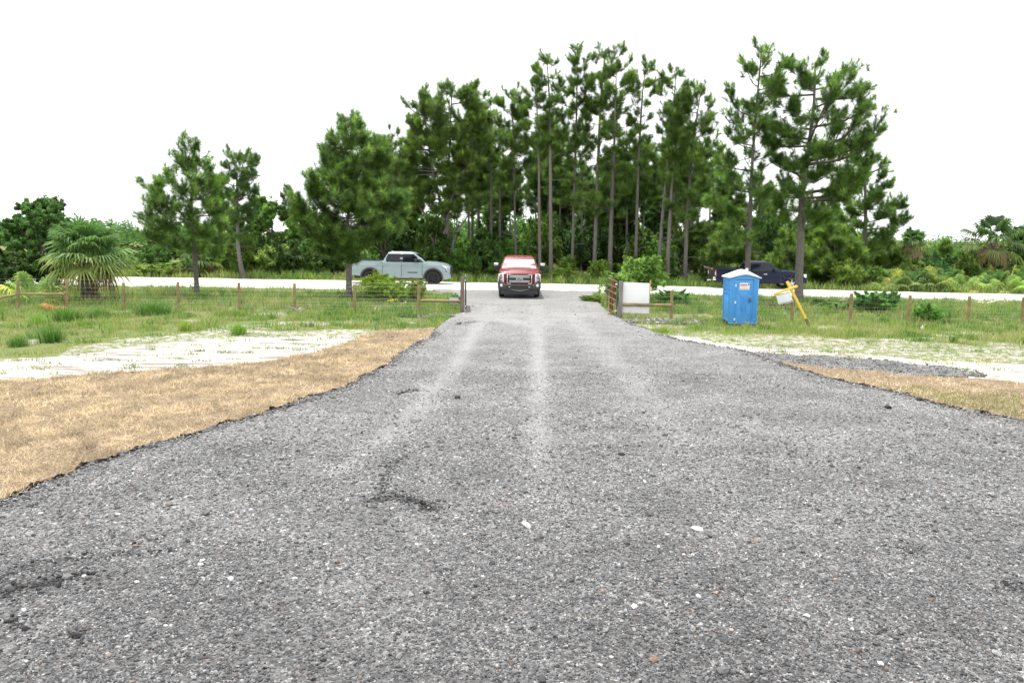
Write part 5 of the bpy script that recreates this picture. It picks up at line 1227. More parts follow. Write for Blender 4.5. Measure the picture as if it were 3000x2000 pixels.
m = MB(); m.prism([(-dw + .006, .012, .10), (dw - .006, .012, .10), (dw - .006, .012, 1.845), (-dw + .006, .012, 1.845)], (0, .03, 0))
dr = m.build('door', BLUED, pt, bevel=.004)
m = MB()
def rib(a, b, w=.024, t=.034): m.bar((a[0], .004, a[1]), (b[0], .004, b[1]), w, t)
for s in (-1, 1):
    rib((s * .31, .14), (s * .31, 1.52)); rib((s * .27, 1.42), (s * .11, 1.16)); rib((s * .11, 1.16), (s * .11, .56)); rib((s * .11, .56), (s * .29, .30)); rib((s * .29, 1.60), (s * .25, 1.72)); rib((s * .25, 1.72), (0, 1.79)); rib((s * .29, 1.60), (s * .29, 1.40))
    rib((s * .075, 1.18), (s * .075, .55)); rib((s * .31, .30), (s * .13, .52), .012); rib((s * .24, .12), (s * .1, .48), .014)
rib((0, 1.24), (0, .52), .03, .03); rib((-.1, .5), (.1, .5), .014); rib((-.33, .115), (.33, .115), .02)
m.build('door_rib', BLUEP, dr, bevel=.004)
m = MB(); m.prism([(-.21, -.008, 1.44), (.20, -.008, 1.445), (.20, -.008, 1.735), (-.21, -.008, 1.73)], (0, .02, 0)); stk = m.build('sticker', WPLAST, dr, bevel=.002)
stk.parent = pt; m = MB(); m.box((-.045, -.011, 1.655), (.28, .004, .030)); m.box((-.02, -.011, 1.475), (.34, .004, .014))
for k, wq in enumerate((.05, .03, .06, .04, .05)): m.box((-.17 + .062 * k, -.0115, 1.63), (wq, .003, .012))
m.build('red_bar', REDINK, stk, smooth=0)
m = MB(); m.box((.155, -.011, 1.665), (.04, .004, .07)); m.box((.155, -.0115, 1.71), (.026, .004, .02)); m.build('logo', DARKINK, stk, smooth=0)
m = MB()
for k in range(3): m.box((-.03, -.0105, 1.60 - .036 * k), (.30 - .05 * k, .003, .006))
m.build('fine_print', simple('pale_ink', (.5, .42, .42), .6), stk, smooth=0)
m = MB()
for z in (.22, .92, 1.62): m.box((-dw + .0, -.012, z), (.06, .02, .10)); m.cyl((-dw, -.022, z - .05), (-dw, -.022, z + .05), .011, 8)
m.build('hinge', WPLAST, pt, bevel=.004)
m = MB(); m.lathe([(.001, 0), (.052, 0), (.052, .018), (.001, .018)], 'Y', 18, (.235, -.02, 1.07)); m.box((.235, -.013, 1.03), (.104, .016, .08)); la = m.build('latch', simple('dark_latch', (.12, .13, .15), .4, .4), pt, bevel=.004)
m = MB(); m.box((.215, -.022, .965), (.05, .02, .09)); m.box((.30, -.02, .97), (.03, .02, .05)); m.box((.235, -.026, 1.052), (.07, .01, .012)); m.build('handle', simple('lock_blue', (.03, .10, .28), .4), la, bevel=.004)
# domed white roof, curved across and overhanging, with a gable lip
m = MB(); n = 14; V = []; rows_ = 9
for j in range(rows_):
    v = j / (rows_ - 1); y = -.075 + (Dp + .13) * v
    for i in range(n + 1):
        u = -1 + 2 * i / n; x = u * (w2 + .095); lip = .205 * (1 - abs(u) ** 1.25); dome = .10 * math.sin(PI * min(1, v * 1.05)) ** .7 * (1 - u * u)
        V.append((x, y, 1.965 + lip * (.78 if j == 0 else 1) + dome))
for p in list(V): V.append((p[0], p[1], p[2] - .045))
N = rows_ * (n + 1); F = []
for j in range(rows_ - 1):
    for i in range(n): a = j * (n + 1) + i; F += [(a, a + 1, a + n + 2, a + n + 1), (N + a, N + a + n + 1, N + a + n + 2, N + a + 1)]
for i in range(n): F += [(i, N + i, N + i + 1, i + 1), ((rows_ - 1) * (n + 1) + i, (rows_ - 1) * (n + 1) + i + 1, N + (rows_ - 1) * (n + 1) + i + 1, N + (rows_ - 1) * (n + 1) + i)]
for j in range(rows_ - 1): a, b = j * (n + 1), (j + 1) * (n + 1); F += [(a, b, N + b, N + a), (a + n, N + a + n, N + b + n, b + n)]
m.add(V, F); m.build('roof', WPLAST, pt, smooth=40)
m = MB(); m.box((0, Dp / 2, .03), (W_ - .06, Dp - .1, .06)); m.build('skid_base', DKGREYP, pt, bevel=.01)
m = MB(); m.cyl((.33, Dp - .22, 2.0), (.33, Dp - .22, 2.30), .05, 12); m.build('vent_pipe', WPLAST, pt, bevel=.004)

# ------------------------------------------------------------------ pickups
def interp_pts(P): xs = [p[0] for p in P]; zs = [p[1] for p in P]; return lambda x: float(np.interp(x, xs, zs))
def pickup(name, label, loc, rz, s):
    """s: dictionary of sizes; local +x is the front, z up, origin on the ground under the middle"""
    root = empty(name, loc, label, 'pickup truck', None, rz)
    L, W = s['L'], s['W']; hw = W / 2; top = interp_pts(s['top']); botp = interp_pts(s['bot']); P = s['paint']
    ax = s['axles']; za, RA = s['za'], s['arch_r']; bx0, bx1 = s['bed']     # bed from bx0 (tail) to bx1 (cab)
    def bot(x):
        b = botp(x)
        for a in ax:
            if abs(x - a) < RA: b = max(b, za + math.sqrt(max(0, RA * RA - (x - a) ** 2)))
        return b
    def hwx(x):
        f = L / 2 - x; r = x + L / 2; k = 1.0
        if f < .7: k -= s.get('nose', .09) * ((.7 - f) / .7) ** 2
        if r < .35: k -= .03 * ((.35 - r) / .35) ** 2
        return hw * k
    def side(x, z):                              # half width of the body at x, z
        zt = top(x); q = (z - .35) / max(.05, zt - .35); q = min(1, max(0, q))
        f = np.interp(q, [0, .12, .3, .55, .70, .76, .92, 1], [.955, .985, .992, 1.0, .992, .978, .965, .925])
        for a in ax:                             # swollen wheel arches
            f += .016 * math.exp(-((x - a) / (RA * 1.1)) ** 2) * math.exp(-((z - za - RA * .9) / .28) ** 2)
        return hwx(x) * float(f)
    xs = list(np.linspace(-L / 2, L / 2, 60))
    for a in ax: xs += [a - RA - 1e-3, a + RA + 1e-3, a - RA + 1e-3, a + RA - 1e-3] + list(a + RA * np.cos(np.linspace(.12, PI - .12, 13)))
    xs += [bx0, bx0 + .012, bx1 - .012, bx1, bx1 + .012]
    xs = sorted(set(round(x, 5) for x in xs if -L / 2 <= x <= L / 2)); m = MB(); ns = 9
    secs = []
    for x in xs:
        zt, zb = top(x), bot(x); sec = []
        for k in range(ns): z = zb + (zt - zb) * k / (ns - 1); sec.append((x, side(x, z), z))
        wt = sec[-1][1]; inbed = bx0 + .006 < x < bx1 - .006
        if inbed: sec += [(x, wt - .09, zt), (x, wt - .10, zt - .48), (x, 0, zt - .48)]
        else:
            cr = s['crown'] if x > bx1 else .0
            sec += [(x, wt * .93, zt + .016), (x, wt * .62, zt + .75 * cr + .016), (x, 0, zt + cr + .016)]
        secs.append(sec)
    K = len(secs[0])
    for sg in (1, -1):
        V = [(x, y * sg, z) for sec in secs for x, y, z in sec]; F = []
        for i in range(len(xs) - 1):
            for k in range(K - 1): F.append((i * K + k, i * K + k + 1, (i + 1) * K + k + 1, (i + 1) * K + k))
        m.add(V, F)
    for sec in (secs[0], secs[-1]):
        V = [(x, y, z) for x, y, z in sec] + [(x, -y, z) for x, y, z in sec[::-1][1:]]; m.add(V, [tuple(range(len(V)))])
    m.build('body', P, root, smooth=38)
    # dark underside, wheel housings and frame
    m = MB(); m.box((0, 0, .52), (L - .55, W * .78, .34)); m.box((-.3, 0, .36), (L * .55, W * .5, .12))
    for a in ax: m.box((a, 0, za + .25), (RA * 1.9, W * .86, RA * 1.1))
    m.cyl((ax[1], -W * .4, za), (ax[1], W * .4, za), .07, 10); m.cyl((ax[0], -W * .4, za), (ax[0], W * .4, za), .06, 10); m.build('chassis', BLACKP, root)
    # cab
    c = s['cab']; zb_, ze, zr_ = c['belt'], c['eave'], c['roof']
    ring = [(zb_ - .05, c['xb'][0], c['xf'][0], c['w'][0]), (zb_ + .5 * (ze - zb_), .5 * sum(c['xb']), .5 * sum(c['xf']), .5 * sum(c['w'])), (ze, c['xb'][1], c['xf'][1], c['w'][1]), (ze + .6 * (zr_ - ze), c['xb'][1] + .05, c['xf'][1] - .09, c['w'][1] - .055), (zr_, c['xb'][1] + .22, c['xf'][1] - .30, c['w'][1] - .20)]
    m = MB(); V = []; kc = 5
    for z, b, f, w in ring:
        r_ = .09; pts = []
        for (cx, cy, a0) in ((f - r_, w - r_, 0), (b + r_, w - r_, PI / 2), (b + r_, -w + r_, PI), (f - r_, -w + r_, 3 * PI / 2)):
            for q in range(kc): a = a0 + PI / 2 * q / (kc - 1); pts.append((cx + r_ * math.cos(a), cy + r_ * math.sin(a), z))
        V += pts
    n = 4 * kc; F = []
    for k in range(len(ring) - 1):
        for i in range(n): F.append((k * n + i, k * n + (i + 1) % n, (k + 1) * n + (i + 1) % n, (k + 1) * n + i))
    F.append(tuple(range((len(ring) - 1) * n, len(ring) * n))); m.add(V, F); cabo = m.build('cab', P, root, smooth=50)
    def cy(z): return float(np.interp(z, [zb_ - .05, zb_ + .5 * (ze - zb_), ze], [c['w'][0], .5 * sum(c['w']), c['w'][1]]))
    def sidepanel(nm, poly, mat, sg, off=.007, par=None, th=.012):
        m = MB(); pts = []
        n_ = len(poly)
        m.prism([(x, sg * (cy(z) + off), z) for x, z in poly], (0, -sg * th, 0)); return m.build(nm, mat, par or root, smooth=0)
    for sg in (1, -1):
        sidepanel('window_trim', s['trim'], BLACKP, sg, .005)
        for poly in s['windows']: sidepanel('side_window', poly, GLASSD, sg, .010)
    # windscreen and rear window
    def cross(nm, xa, xb, wa, wb, z0, z1, mat, off, u=.86):
        m = MB(); d = Vector((zb_ - ze, 0, 0)); nrm = Vector((z1 - z0, 0, -(xb - xa))).normalized() * (off)
        if off < 0: nrm = Vector((z1 - z0, 0, -(xb - xa))).normalized() * off
        V = []; F = []; N = 8
        for j in range(2):
            for i in range(N + 1):
                q = -1 + 2 * i / N; x = xa if j == 0 else xb; w = (wa if j == 0 else wb) * u; z = z0 if j == 0 else z1
                V.append(Vector((x - (.012 if off > 0 else -.01) * q * q, q * w, z)) + nrm)
        for i in range(N): F.append((i, i + 1, N + 2 + i, N + 1 + i))
        m.add(V, F); return m.build(nm, mat, root, smooth=60)
    f0, f1 = c['xf']; lx = lambda a, b, t: a + (b - a) * t
    H_ = ze - zb_ + .05
    cross('windshield_frame', lx(f0, f1, .10), lx(f0, f1, .985), lx(c['w'][0], c['w'][1], .10), lx(c['w'][0], c['w'][1], .985), zb_ - .05 + H_ * .10, zb_ - .05 + H_ * .985, BLACKP, .016, .93)
    cross('windshield', lx(f0, f1, .13), lx(f0, f1, .95), lx(c['w'][0], c['w'][1], .13), lx(c['w'][0], c['w'][1], .95), zb_ - .05 + H_ * .13, zb_ - .05 + H_ * .95, s['screen'], .022, .90)
    b0, b1 = c['xb']; cross('rear_window', lx(b0, b1, .25), lx(b0, b1, .92), c['w'][0] * .95, c['w'][1], zb_ - .05 + H_ * .25, zb_ - .05 + H_ * .92, GLASSD, -.012, .8)
    # wheels
    wr, ww = s['wheel_r'], s['wheel_w']
    for a in ax:
        for sg in (1, -1):
            m = MB(); y0 = sg * (hw - ww / 2 - s.get('inset', .03)); h = ww / 2
            prof = [(wr * .60, -h * .8), (wr * .72, -h), (wr * .93, -h * .93), (wr, -h * .62), (wr * 1.0, h * .62), (wr * .93, h * .93), (wr * .72, h), (wr * .60, h * .8)]
            m.lathe(prof, 'Y', 40, (a, y0, za), close=True)
            for k in range(40): t = 2 * PI * k / 40; m.box((a + math.cos(t) * wr * .995, y0, za + math.sin(t) * wr * .995), (.03, ww * .8, .045), Matrix.Rotation(-t, 3, 'Y') @ Matrix.Rotation(.3 * (-1) ** k, 3, 'X'))
            wh = m.build('wheel', RUBBER, root, smooth=30)
            m = MB(); yo = y0 + sg * h * .62
            m.lathe([(wr * .62, yo + sg * .05 - y0), (wr * .62, yo - sg * .12 - y0), (wr * .12, yo - sg * .10 - y0)], 'Y', 30, (a, y0, za))
            for k in range(s['spokes']):
                t = 2 * PI * k / s['spokes'] + .3; d = Vector((math.cos(t), 0, math.sin(t))); cc = Vector((a, yo, za))
                m.bar(cc + d * wr * .10, cc + d * wr * .60, wr * .13, .05)
            m.lathe([(.001, sg * .03), (wr * .15, sg * .03), (wr * .17, -sg * .04)], 'Y', 16, (a, yo, za)); m.build('rim', s['rim'], wh, bevel=.004)
            # arch trim
            if s.get('flare'):
                m = MB(); V = []; N = 22
                for k in range(N + 1):
                    t = -.08 + (PI + .16) * k / N
                    for r_ in (RA - .012, RA + s['flare']):
                        x, z = a + r_ * math.cos(t), za + r_ * math.sin(t); V += [(x, sg * (side(x, z) + .026), z), (x, sg * (side(x, z) - .06), z)]
                F = []
                for k in range(N): q = 4 * k; F += [(q, q + 4, q + 6, q + 2), (q + 2, q + 6, q + 7, q + 3), (q, q + 1, q + 5, q + 4)]
                F += [(0, 2, 3, 1), (4 * N, 4 * N + 1, 4 * N + 3, 4 * N + 2)]
                m.add(V, F); m.build('wheel_arch', s['flare_mat'], root, smooth=30)
    # doors: skins standing proud of the body side, with handles
    def skin(x0, x1, z0, z1, sg, off=.006, n=8, rear_arch=False):
        m = MB(); V = []; F = []
        for i in range(n + 1):
            for k in range(n + 1):
                x = x0 + (x1 - x0) * i / n; zlo = z0
                for a in ax:
                    if abs(x - a) < RA + .10: zlo = max(zlo, za + math.sqrt((RA + .10) ** 2 - (x - a) ** 2))
                z = zlo + (z1 - zlo) * k / n; V.append((x, sg * (side(x, z) + off), z))
        for i in range(n):
            for k in range(n): q = i * (n + 1) + k; F.append((q, q + 1, q + n + 2, q + n + 1))
        N = len(V); V += [(x, y - sg * .02, z) for x, y, z in V[:N]]
        edge = [i * (n + 1) for i in range(n + 1)] + [n * (n + 1) + k for k in range(1, n + 1)] + [i * (n + 1) + n for i in range(n - 1, -1, -1)] + [k for k in range(n - 1, 0, -1)]
        for e, e2 in zip(edge, edge[1:] + edge[:1]): F.append((e, e2, N + e2, N + e))
        m.add(V, F); return m
    for sg in (1, -1):
        for (x0, x1) in s['doors']:
            zt = top((x0 + x1) / 2) - .035
            m = skin(x0 + .012, x1 - .012, botp(x0) + .07, zt, sg)
            d = m.build('door', P, root, smooth=40)
            xh, zh = x0 + s['handle'][0], zt - s['handle'][1]; m = MB(); m.box((xh, sg * (side(xh, zh) + .028), zh), (.21, .03, .036)); m.build('handle', s['handle_mat'], d, bevel=.012)
        m = MB()
        for xe in sorted({s['doors'][0][0], s['doors'][1][0] - .005, s['doors'][1][1]}):
            zz = np.linspace(botp(xe) + .06, top(xe) - .03, 7)
            for za_, zb2 in zip(zz[:-1], zz[1:]): m.prism([(xe - .013, sg * (side(xe, za_) + .0035), za_), (xe + .013, sg * (side(xe, za_) + .0035), za_), (xe + .013, sg * (side(xe, zb2) + .0035), zb2), (xe - .013, sg * (side(xe, zb2) + .0035), zb2)], (0, -sg * .01, 0))
        m.build('door_seam', BLACKP, root, smooth=0)
        # mirrors
        mx_, mz = s['mirror']; mw = s['mirror_out']; m = MB(); yb = cy(mz)
        m.bar((mx_, sg * (yb - .03), mz), (mx_ + .0, sg * (yb + mw), mz + .02), .05, .07)
        if s.get('mirror_arm2'): m.bar((mx_, sg * (yb - .03), mz - .11), (mx_, sg * (yb + mw), mz - .11), .04, .05)
        hx, hz = s['mirror_size']; m.box((mx_, sg * (yb + mw + hx / 2 - .02), mz + s.get('mirror_up', .03)), (.16, hx, hz)); mi_ = m.build('side_mirror', s['mirror_mat'], root, bevel=.03, seg=3)
        if s.get('mirror_cap'): m = MB(); m.box((mx_ + .045, sg * (yb + mw + hx / 2 - .02), mz + s.get('mirror_up', .03) + hz * .29), (.11, hx * .98, hz * .42)); m.build('mirror_cap', s['mirror_cap'], mi_, bevel=.03, seg=3)
        if s.get('mirror_lamp'): m = MB(); m.box((mx_ + .03, sg * (yb + mw + hx - .03), mz - .06), (.08, .03, .12)); m.build('turn_lamp', AMBER, mi_, bevel=.01)
        # tail lamps
        m = MB(); tz = s['tail_z']; xq = -L / 2; m.prism([(xq - .012, sg * (side(xq, z) + .012 - i * .0), z) for i, z in enumerate((tz[0], tz[1]))] + [(xq - .012, sg * (side(xq, tz[1]) - .17), tz[1]), (xq - .012, sg * (side(xq, tz[0]) - .17), tz[0])], (.13, 0, 0)); tlp = m.build('taillight', TAILR, root, bevel=.012)
        if s.get('tail_white'): m = MB(); zc = tz[0] + (tz[1] - tz[0]) * .42; m.box((xq - .015, sg * (side(xq, zc) - .075), zc), (.02, .15, (tz[1] - tz[0]) * .55)); m.build('reverse_lamp', HLIGHT, tlp, bevel=.006)
    # bed rails and tailgate
    m = MB()
    for sg in (1, -1):
        P2 = [x for x in np.linspace(bx0 + .03, bx1 - .04, 9)]
        for x0, x1 in zip(P2[:-1], P2[1:]): m.bar((x0, sg * (side(x0, top(x0)) - .05), top(x0) + .012), (x1, sg * (side(x1, top(x1)) - .05), top(x1) + .012), .11, .03)
    m.build('bed_rail', BLACKP, root)
    m = MB(); xq = -L / 2; zt = top(xq); m.box((xq - .012, 0, (zt + botp(xq)) / 2 + .06), (.03, W * .76, zt - botp(xq) - .18)); m.box((xq - .03, 0, zt - .22), (.02, .26, .07)); m.build('tailgate', s.get('tailgate_mat', P), root, bevel=.012)
    m = MB(); m.box((xq - .06, 0, botp(xq) + .04), (.20, W * .94, .20)); m.box((xq - .16, 0, botp(xq) - .09), (.22, .07, .07)); m.build('rear_bumper', s['rear_bumper'], root, bevel=.03, seg=3)
    return root, side, top, bot, skin

# pale blue-grey crew cab, broadside on the road
gx1, gy1 = G(1270, 838)
s1 = dict(L=5.93, W=2.03, paint=GREYPAINT, axles=(1.985, -1.715), za=.41, arch_r=.52, bed=(-2.90, -1.06), crown=.045, nose=.10,
          top=[(-2.965, 1.36), (-2.9, 1.385), (-1.06, 1.37), (-1.04, 1.30), (1.35, 1.30), (1.62, 1.315), (2.1, 1.29), (2.55, 1.22), (2.80, 1.14), (2.965, 1.0)],
          bot=[(-2.965, .58), (-2.4, .50), (-1.0, .40), (1.4, .40), (2.5, .36), (2.8, .34), (2.965, .42)],
          cab=dict(belt=1.28, eave=1.80, roof=1.925, xb=(-1.05, -.72), xf=(1.66, .93), w=(.955, .775)),
          trim=[(-.78, 1.325), (1.28, 1.31), (1.42, 1.345), (.82, 1.79), (-.68, 1.79), (-.80, 1.55)],
          windows=[[(-.76, 1.42), (-.70, 1.77), (.02, 1.775), (.02, 1.335), (-.55, 1.345)], [(.19, 1.775), (.76, 1.765), (1.05, 1.56), (1.17, 1.345), (.19, 1.335)]],
          doors=[(-.98, .12), (.13, 1.34)], handle=(.16, .12), handle_mat=GREYPAINT, mirror=(.98, 1.40), mirror_out=.10, mirror_size=(.22, .20), mirror_mat=BLACKP, mirror_cap=DKGREYP,
          tail_z=(.86, 1.30), rear_bumper=GREYPAINT, wheel_r=.41, wheel_w=.29, rim=BLKRIM, spokes=6, flare=.075, flare_mat=DKGREYP, screen=GLASSD)
yc = gy1 + 1.05
t1, side1, top1, bot1, skin1 = pickup('pickup_truck', 'pale blue-grey crew cab pickup parked broadside on the white road', (PX(1032, yc) + 2.98, yc, .055), 0, s1)
Lf = 2.965
def on_front(root, m, name, mat, bevel=.01, par=None): return m.build(name, mat, par or root, bevel=bevel)
m = MB(); m.box((Lf - .06, 0, .86), (.20, 1.30, .46), taper=(1, .9)); gr1 = m.build('grille', BLACKP, t1, bevel=.04, seg=3)
m = MB()
for k in range(5): m.box((Lf + .045, 0, .70 + .08 * k), (.02, 1.16, .022))
m.build('grille_bar', DKGREYP, gr1)
for sg in (1, -1):
    m = MB(); m.prism([(2.45, sg * side1(2.45, 1.10), 1.165), (2.86, sg * (side1(2.86, 1.08) - .01), 1.10), (2.93, sg * (side1(2.93, 1.0) - .06), .93), (2.80, sg * side1(2.80, .9), .82), (2.72, sg * side1(2.72, .95), .98)], (0, sg * .014, 0)); m.box((2.90, sg * .74, .99), (.10, .24, .17)); m.build('headlight', HLIGHT, t1, bevel=.01)
    m = MB(); m.prism([(2.42, sg * (side1(2.45, 1.12) + .012), 1.185), (2.74, sg * (side1(2.74, 1.0) + .012), .96), (2.80, sg * (side1(2.80, .85) + .012), .78), (2.75, sg * (side1(2.75, .85) + .012), .78), (2.68, sg * (side1(2.68, 1.0) + .012), .98)], (0, sg * .01, 0)); m.build('lamp_trim', BLACKP, t1, smooth=0)
m = MB(); m.box((Lf - .10, 0, .50), (.26, 1.72, .22)); m.build('front_bumper', GREYPAINT, t1, bevel=.06, seg=3)
m = MB(); m.box((Lf - .02, 0, .50), (.16, 1.1, .12)); m.build('lower_intake', BLACKP, t1, bevel=.02)
text_mesh('lettering', 'TUNDRA', .115, BLACKP, t1, (.78, -(side1(.78, .72) + .012), .72), (R(90), 0, 0), .003, .004, 1.25)
m = MB(); m.prism([(-1.045, -(side1(-1.04, .9) + .004), .45), (-1.015, -(side1(-1.0, .9) + .004), .45), (-1.015, -(side1(-1.0, 1.25) + .004), 1.36), (-1.045, -(side1(-1.04, 1.3) + .004), 1.36)], (0, .012, 0)); m.build('bed_gap', BLACKP, t1, smooth=0)
m = MB(); m.cyl((-.45, 0, 1.91), (-.62, 0, 1.98), .03, 8, .012); m.box((-.72, 0, 1.85), (.1, .5, .05)); m.build('roof_antenna', GREYPAINT, t1, bevel=.008)
for x0, zc, x1 in ((-2.62, 1.14, -1.15), (1.40, 1.12, 2.52)):       # fender creases: raised blister above the arches
    for sg in (1, -1):
        a = 1.985 if x0 > 0 else -1.715; m = MB(); V = []; N = 14
        for k in range(N + 1):
            x = x0 + (x1 - x0) * k / N; u = (k / N - .5) * 2; zt = zc + .075 * (1 - abs(u) ** 3.0) * 1.0; zb2 = max(zt - .13 * (1 - u ** 4) - .012, bot1(x) + .085)
            V += [(x, sg * (side1(x, zt) + .003), zt), (x, sg * (side1(x, zt) + .028 * (1 - u ** 6)), zt - .025), (x, sg * (side1(x, zb2) + .012 * (1 - u ** 6)), zb2)]
        F = []
        for k in range(N): q = 3 * k; F += [(q, q + 1, q + 4, q + 3), (q + 1, q + 2, q + 5, q + 4)]
        m.add(V, F); m.build('fender_crease', GREYPAINT, t1, smooth=50)

# dark blue pickup behind the toilet
gx2, gy2 = G(2300, 851); yc2 = gy2 + 1.0
s2 = dict(L=5.35, W=1.9, paint=NAVYPAINT, axles=(1.80, -1.46), za=.37, arch_r=.46, bed=(-2.62, -.92), crown=.05, nose=.12,
          top=[(-2.675, 1.14), (-2.6, 1.16), (-.92, 1.15), (-.90, 1.02), (1.10, 1.02), (1.35, 1.06), (1.7, 1.05), (2.2, 1.0), (2.55, .92), (2.675, .82)],
          bot=[(-2.675, .55), (-1.0, .36), (1.2, .35), (2.3, .34), (2.675, .40)],
          cab=dict(belt=1.00, eave=1.50, roof=1.62, xb=(-.92, -.72), xf=(1.42, .55), w=(.88, .72)),
          trim=[(-.72, 1.05), (1.06, 1.05), (1.20, 1.08), (.46, 1.49), (-.62, 1.49)],
          windows=[[(-.66, 1.08), (-.58, 1.46), (-.02, 1.465), (-.02, 1.075)], [(.12, 1.465), (.42, 1.455), (.72, 1.30), (.92, 1.085), (.12, 1.075)]],
          doors=[(-.80, .04), (.05, 1.10)], handle=(.16, .10), handle_mat=CHROME, mirror=(.78, 1.12), mirror_out=.10, mirror_size=(.20, .17), mirror_mat=BLACKP, mirror_cap=NAVYPAINT,
          tail_z=(.74, 1.10), tail_white=True, rear_bumper=CHROME, wheel_r=.37, wheel_w=.25, rim=ALLOY, spokes=5, flare=.05, flare_mat=NAVYPAINT, screen=GLASSD, tailgate_mat=BLACKP)
t2, side2, top2, bot2, skin2 = pickup('pickup_truck', 'dark navy blue pickup parked behind the blue toilet and pines', (PX(2082, yc2) + 2.72, yc2, .055), 0, s2)
m = MB(); m.box((2.63, 0, .72), (.12, 1.25, .26)); m.build('grille', CHROME, t2, bevel=.03)
m = MB(); m.box((2.60, 0, .46), (.20, 1.62, .20)); m.build('front_bumper', NAVYPAINT, t2, bevel=.05, seg=3)
for sg in (1, -1): m = MB(); m.box((2.56, sg * .74, .80), (.20, .26, .20)); m.build('headlight', HLIGHT, t2, bevel=.03)
# spare yellow signpost lying in its bed
pa, pb_ = Vector(D(2063, 780.5, yc2)), Vector(D(2112, 796, yc2)); mid = pa.lerp(pb_, .45)
tb = empty('timber_beam', pb_, 'yellow and brown timber post sticking out over the tailgate of the navy pickup', 'timber')
m = MB(); m.bar(mid - pb_, (pb_ - pb_) + (pb_ - pa) * .55, .10, .10); m.build('painted_length', YELP, tb, bevel=.006)
m = MB(); m.bar(pa - pb_, mid - pb_, .098, .098); m.build('bare_end', RAWW, tb, bevel=.005)

# dark red pickup in the gateway, facing the camera
xr0 = PX(1521, 37.3); yr0 = G(1521, 875)[1]
s3 = dict(L=6.2, W=2.03, paint=REDPAINT, axles=(2.12, -1.85), za=.40, arch_r=.50, bed=(-3.03, -1.35), crown=.05, nose=.035,
          top=[(-3.1, 1.40), (-3.0, 1.42), (-1.35, 1.40), (-1.33, 1.33), (1.3, 1.33), (1.75, 1.36), (2.2, 1.345), (2.7, 1.30), (2.98, 1.245), (3.1, 1.12)],
          bot=[(-3.1, .62), (-1.2, .48), (1.5, .48), (2.7, .60), (2.9, .66), (3.1, .70)],
          cab=dict(belt=1.31, eave=1.80, roof=1.945, xb=(-1.33, -1.15), xf=(1.80, 1.10), w=(.96, .775)),
          trim=[(-1.0, 1.36), (1.40, 1.36), (1.50, 1.39), (.98, 1.79), (-1.0, 1.79)],
          windows=[[(-.95, 1.39), (-.95, 1.76), (.12, 1.76), (.12, 1.39)], [(.24, 1.76), (.93, 1.755), (1.32, 1.39), (.24, 1.39)]],
          doors=[(-1.1, .16), (.17, 1.45)], handle=(.16, .12), handle_mat=REDPAINT, mirror=(1.32, 1.45), mirror_out=.15, mirror_size=(.23, .36), mirror_up=.0, mirror_arm2=True, mirror_mat=BLACKP, mirror_cap=CHROME, mirror_lamp=True,
          tail_z=(.9, 1.3), rear_bumper=CHROME, wheel_r=.40, wheel_w=.27, rim=ALLOY, spokes=8, flare=.05, flare_mat=BUMPG, screen=WSCREEN)
t3, side3, top3, bot3, skin3 = pickup('pickup_truck', 'dark red crew cab pickup in the gateway facing the camera', (xr0, yr0 + 2.75, .035), R(-90), s3)
XF = 3.1
# in local space: x towards the camera, y to the picture right, z up
m = MB()                                                    # red grille surround with a chin, standing proud of the nose
m.prism([(XF - .12, -.70, 1.17), (XF - .12, .70, 1.17), (XF - .12, .70, .76), (XF - .12, .60, .66), (XF - .12, -.60, .66), (XF - .12, -.70, .76)], (.17, 0, 0)); gs = m.build('grille_surround', REDPAINT, t3, bevel=.035, seg=3)
m = MB(); m.box((XF + .046, 0, .925), (.03, 1.12, .43)); gr3 = m.build('grille', BLACKP, t3, bevel=.01)
m = MB()
for z in (1.035, .815): m.box((XF + .068, 0, z), (.05, .98, .125))
m.build('grille_bar', simple('brushed_metal', (.33, .33, .33), .35, .8, var=.06), gr3, bevel=.02, seg=3)
m = MB()
for sg in (1, -1):
    m.box((XF + .066, sg * .575, .925), (.04, .035, .43)); m.box((XF + .066, sg * .50, 1.135), (.04, .17, .03)); m.box((XF + .066, sg * .50, .715), (.04, .17, .03))
m.build('chrome_frame', CHROME, gr3, bevel=.006)
def oval(a, b, x, th, z): mm = MB(); P_ = [(x, a * math.cos(2 * PI * i / 32), z + b * math.sin(2 * PI * i / 32)) for i in range(32)]; mm.prism(P_, (th, 0, 0)); return mm
em = oval(.170, .077, XF + .085, .03, .925).build('emblem', CHROME, t3, bevel=.004)
oval(.158, .066, XF + .112, .007, .925).build('emblem_field', OVALB, em)
lt = text_mesh('lettering', 'Ford', .135, CHROME, em, (XF + .121, 0, .925), (R(90), 0, R(90)), .002, .003, 1.3)
for sg in (1, -1):
    m = MB(); y0, y1 = .735, 1.0
    m.prism([(XF - .09, sg * y0, 1.175), (XF - .12, sg * y1, 1.165), (XF - .12, sg * (y1 + .01), .79), (XF - .09, sg * y0, .77)], (.10, 0, 0)); hl = m.build('headlight', HLIGHT, t3, bevel=.02, seg=3)
    m = MB(); m.lathe([(.001, 0), (.06, 0), (.075, .015)], 'Y', 16, (0, 0, 0)); ob = MB()
    for z in (.875, 1.03):
        ob.lathe([(.001, .012), (.05, .012), (.064, 0)], 'Y', 18, (0, 0, 0))
        for i in range(len(ob.v) - 54, len(ob.v)): v = ob.v[i]; ob.v[i] = (XF + .008 + v[1], sg * .86 + v[0], z + v[2])
    ob.build('lamp_bowl', simple('lamp_bowl', (.5, .52, .54), .15, .9), hl)
    m = MB(); m.box((XF - .13, sg * 1.0, .98), (.12, .04, .34)); m.build('turn_lamp', AMBER, hl, bevel=.01)
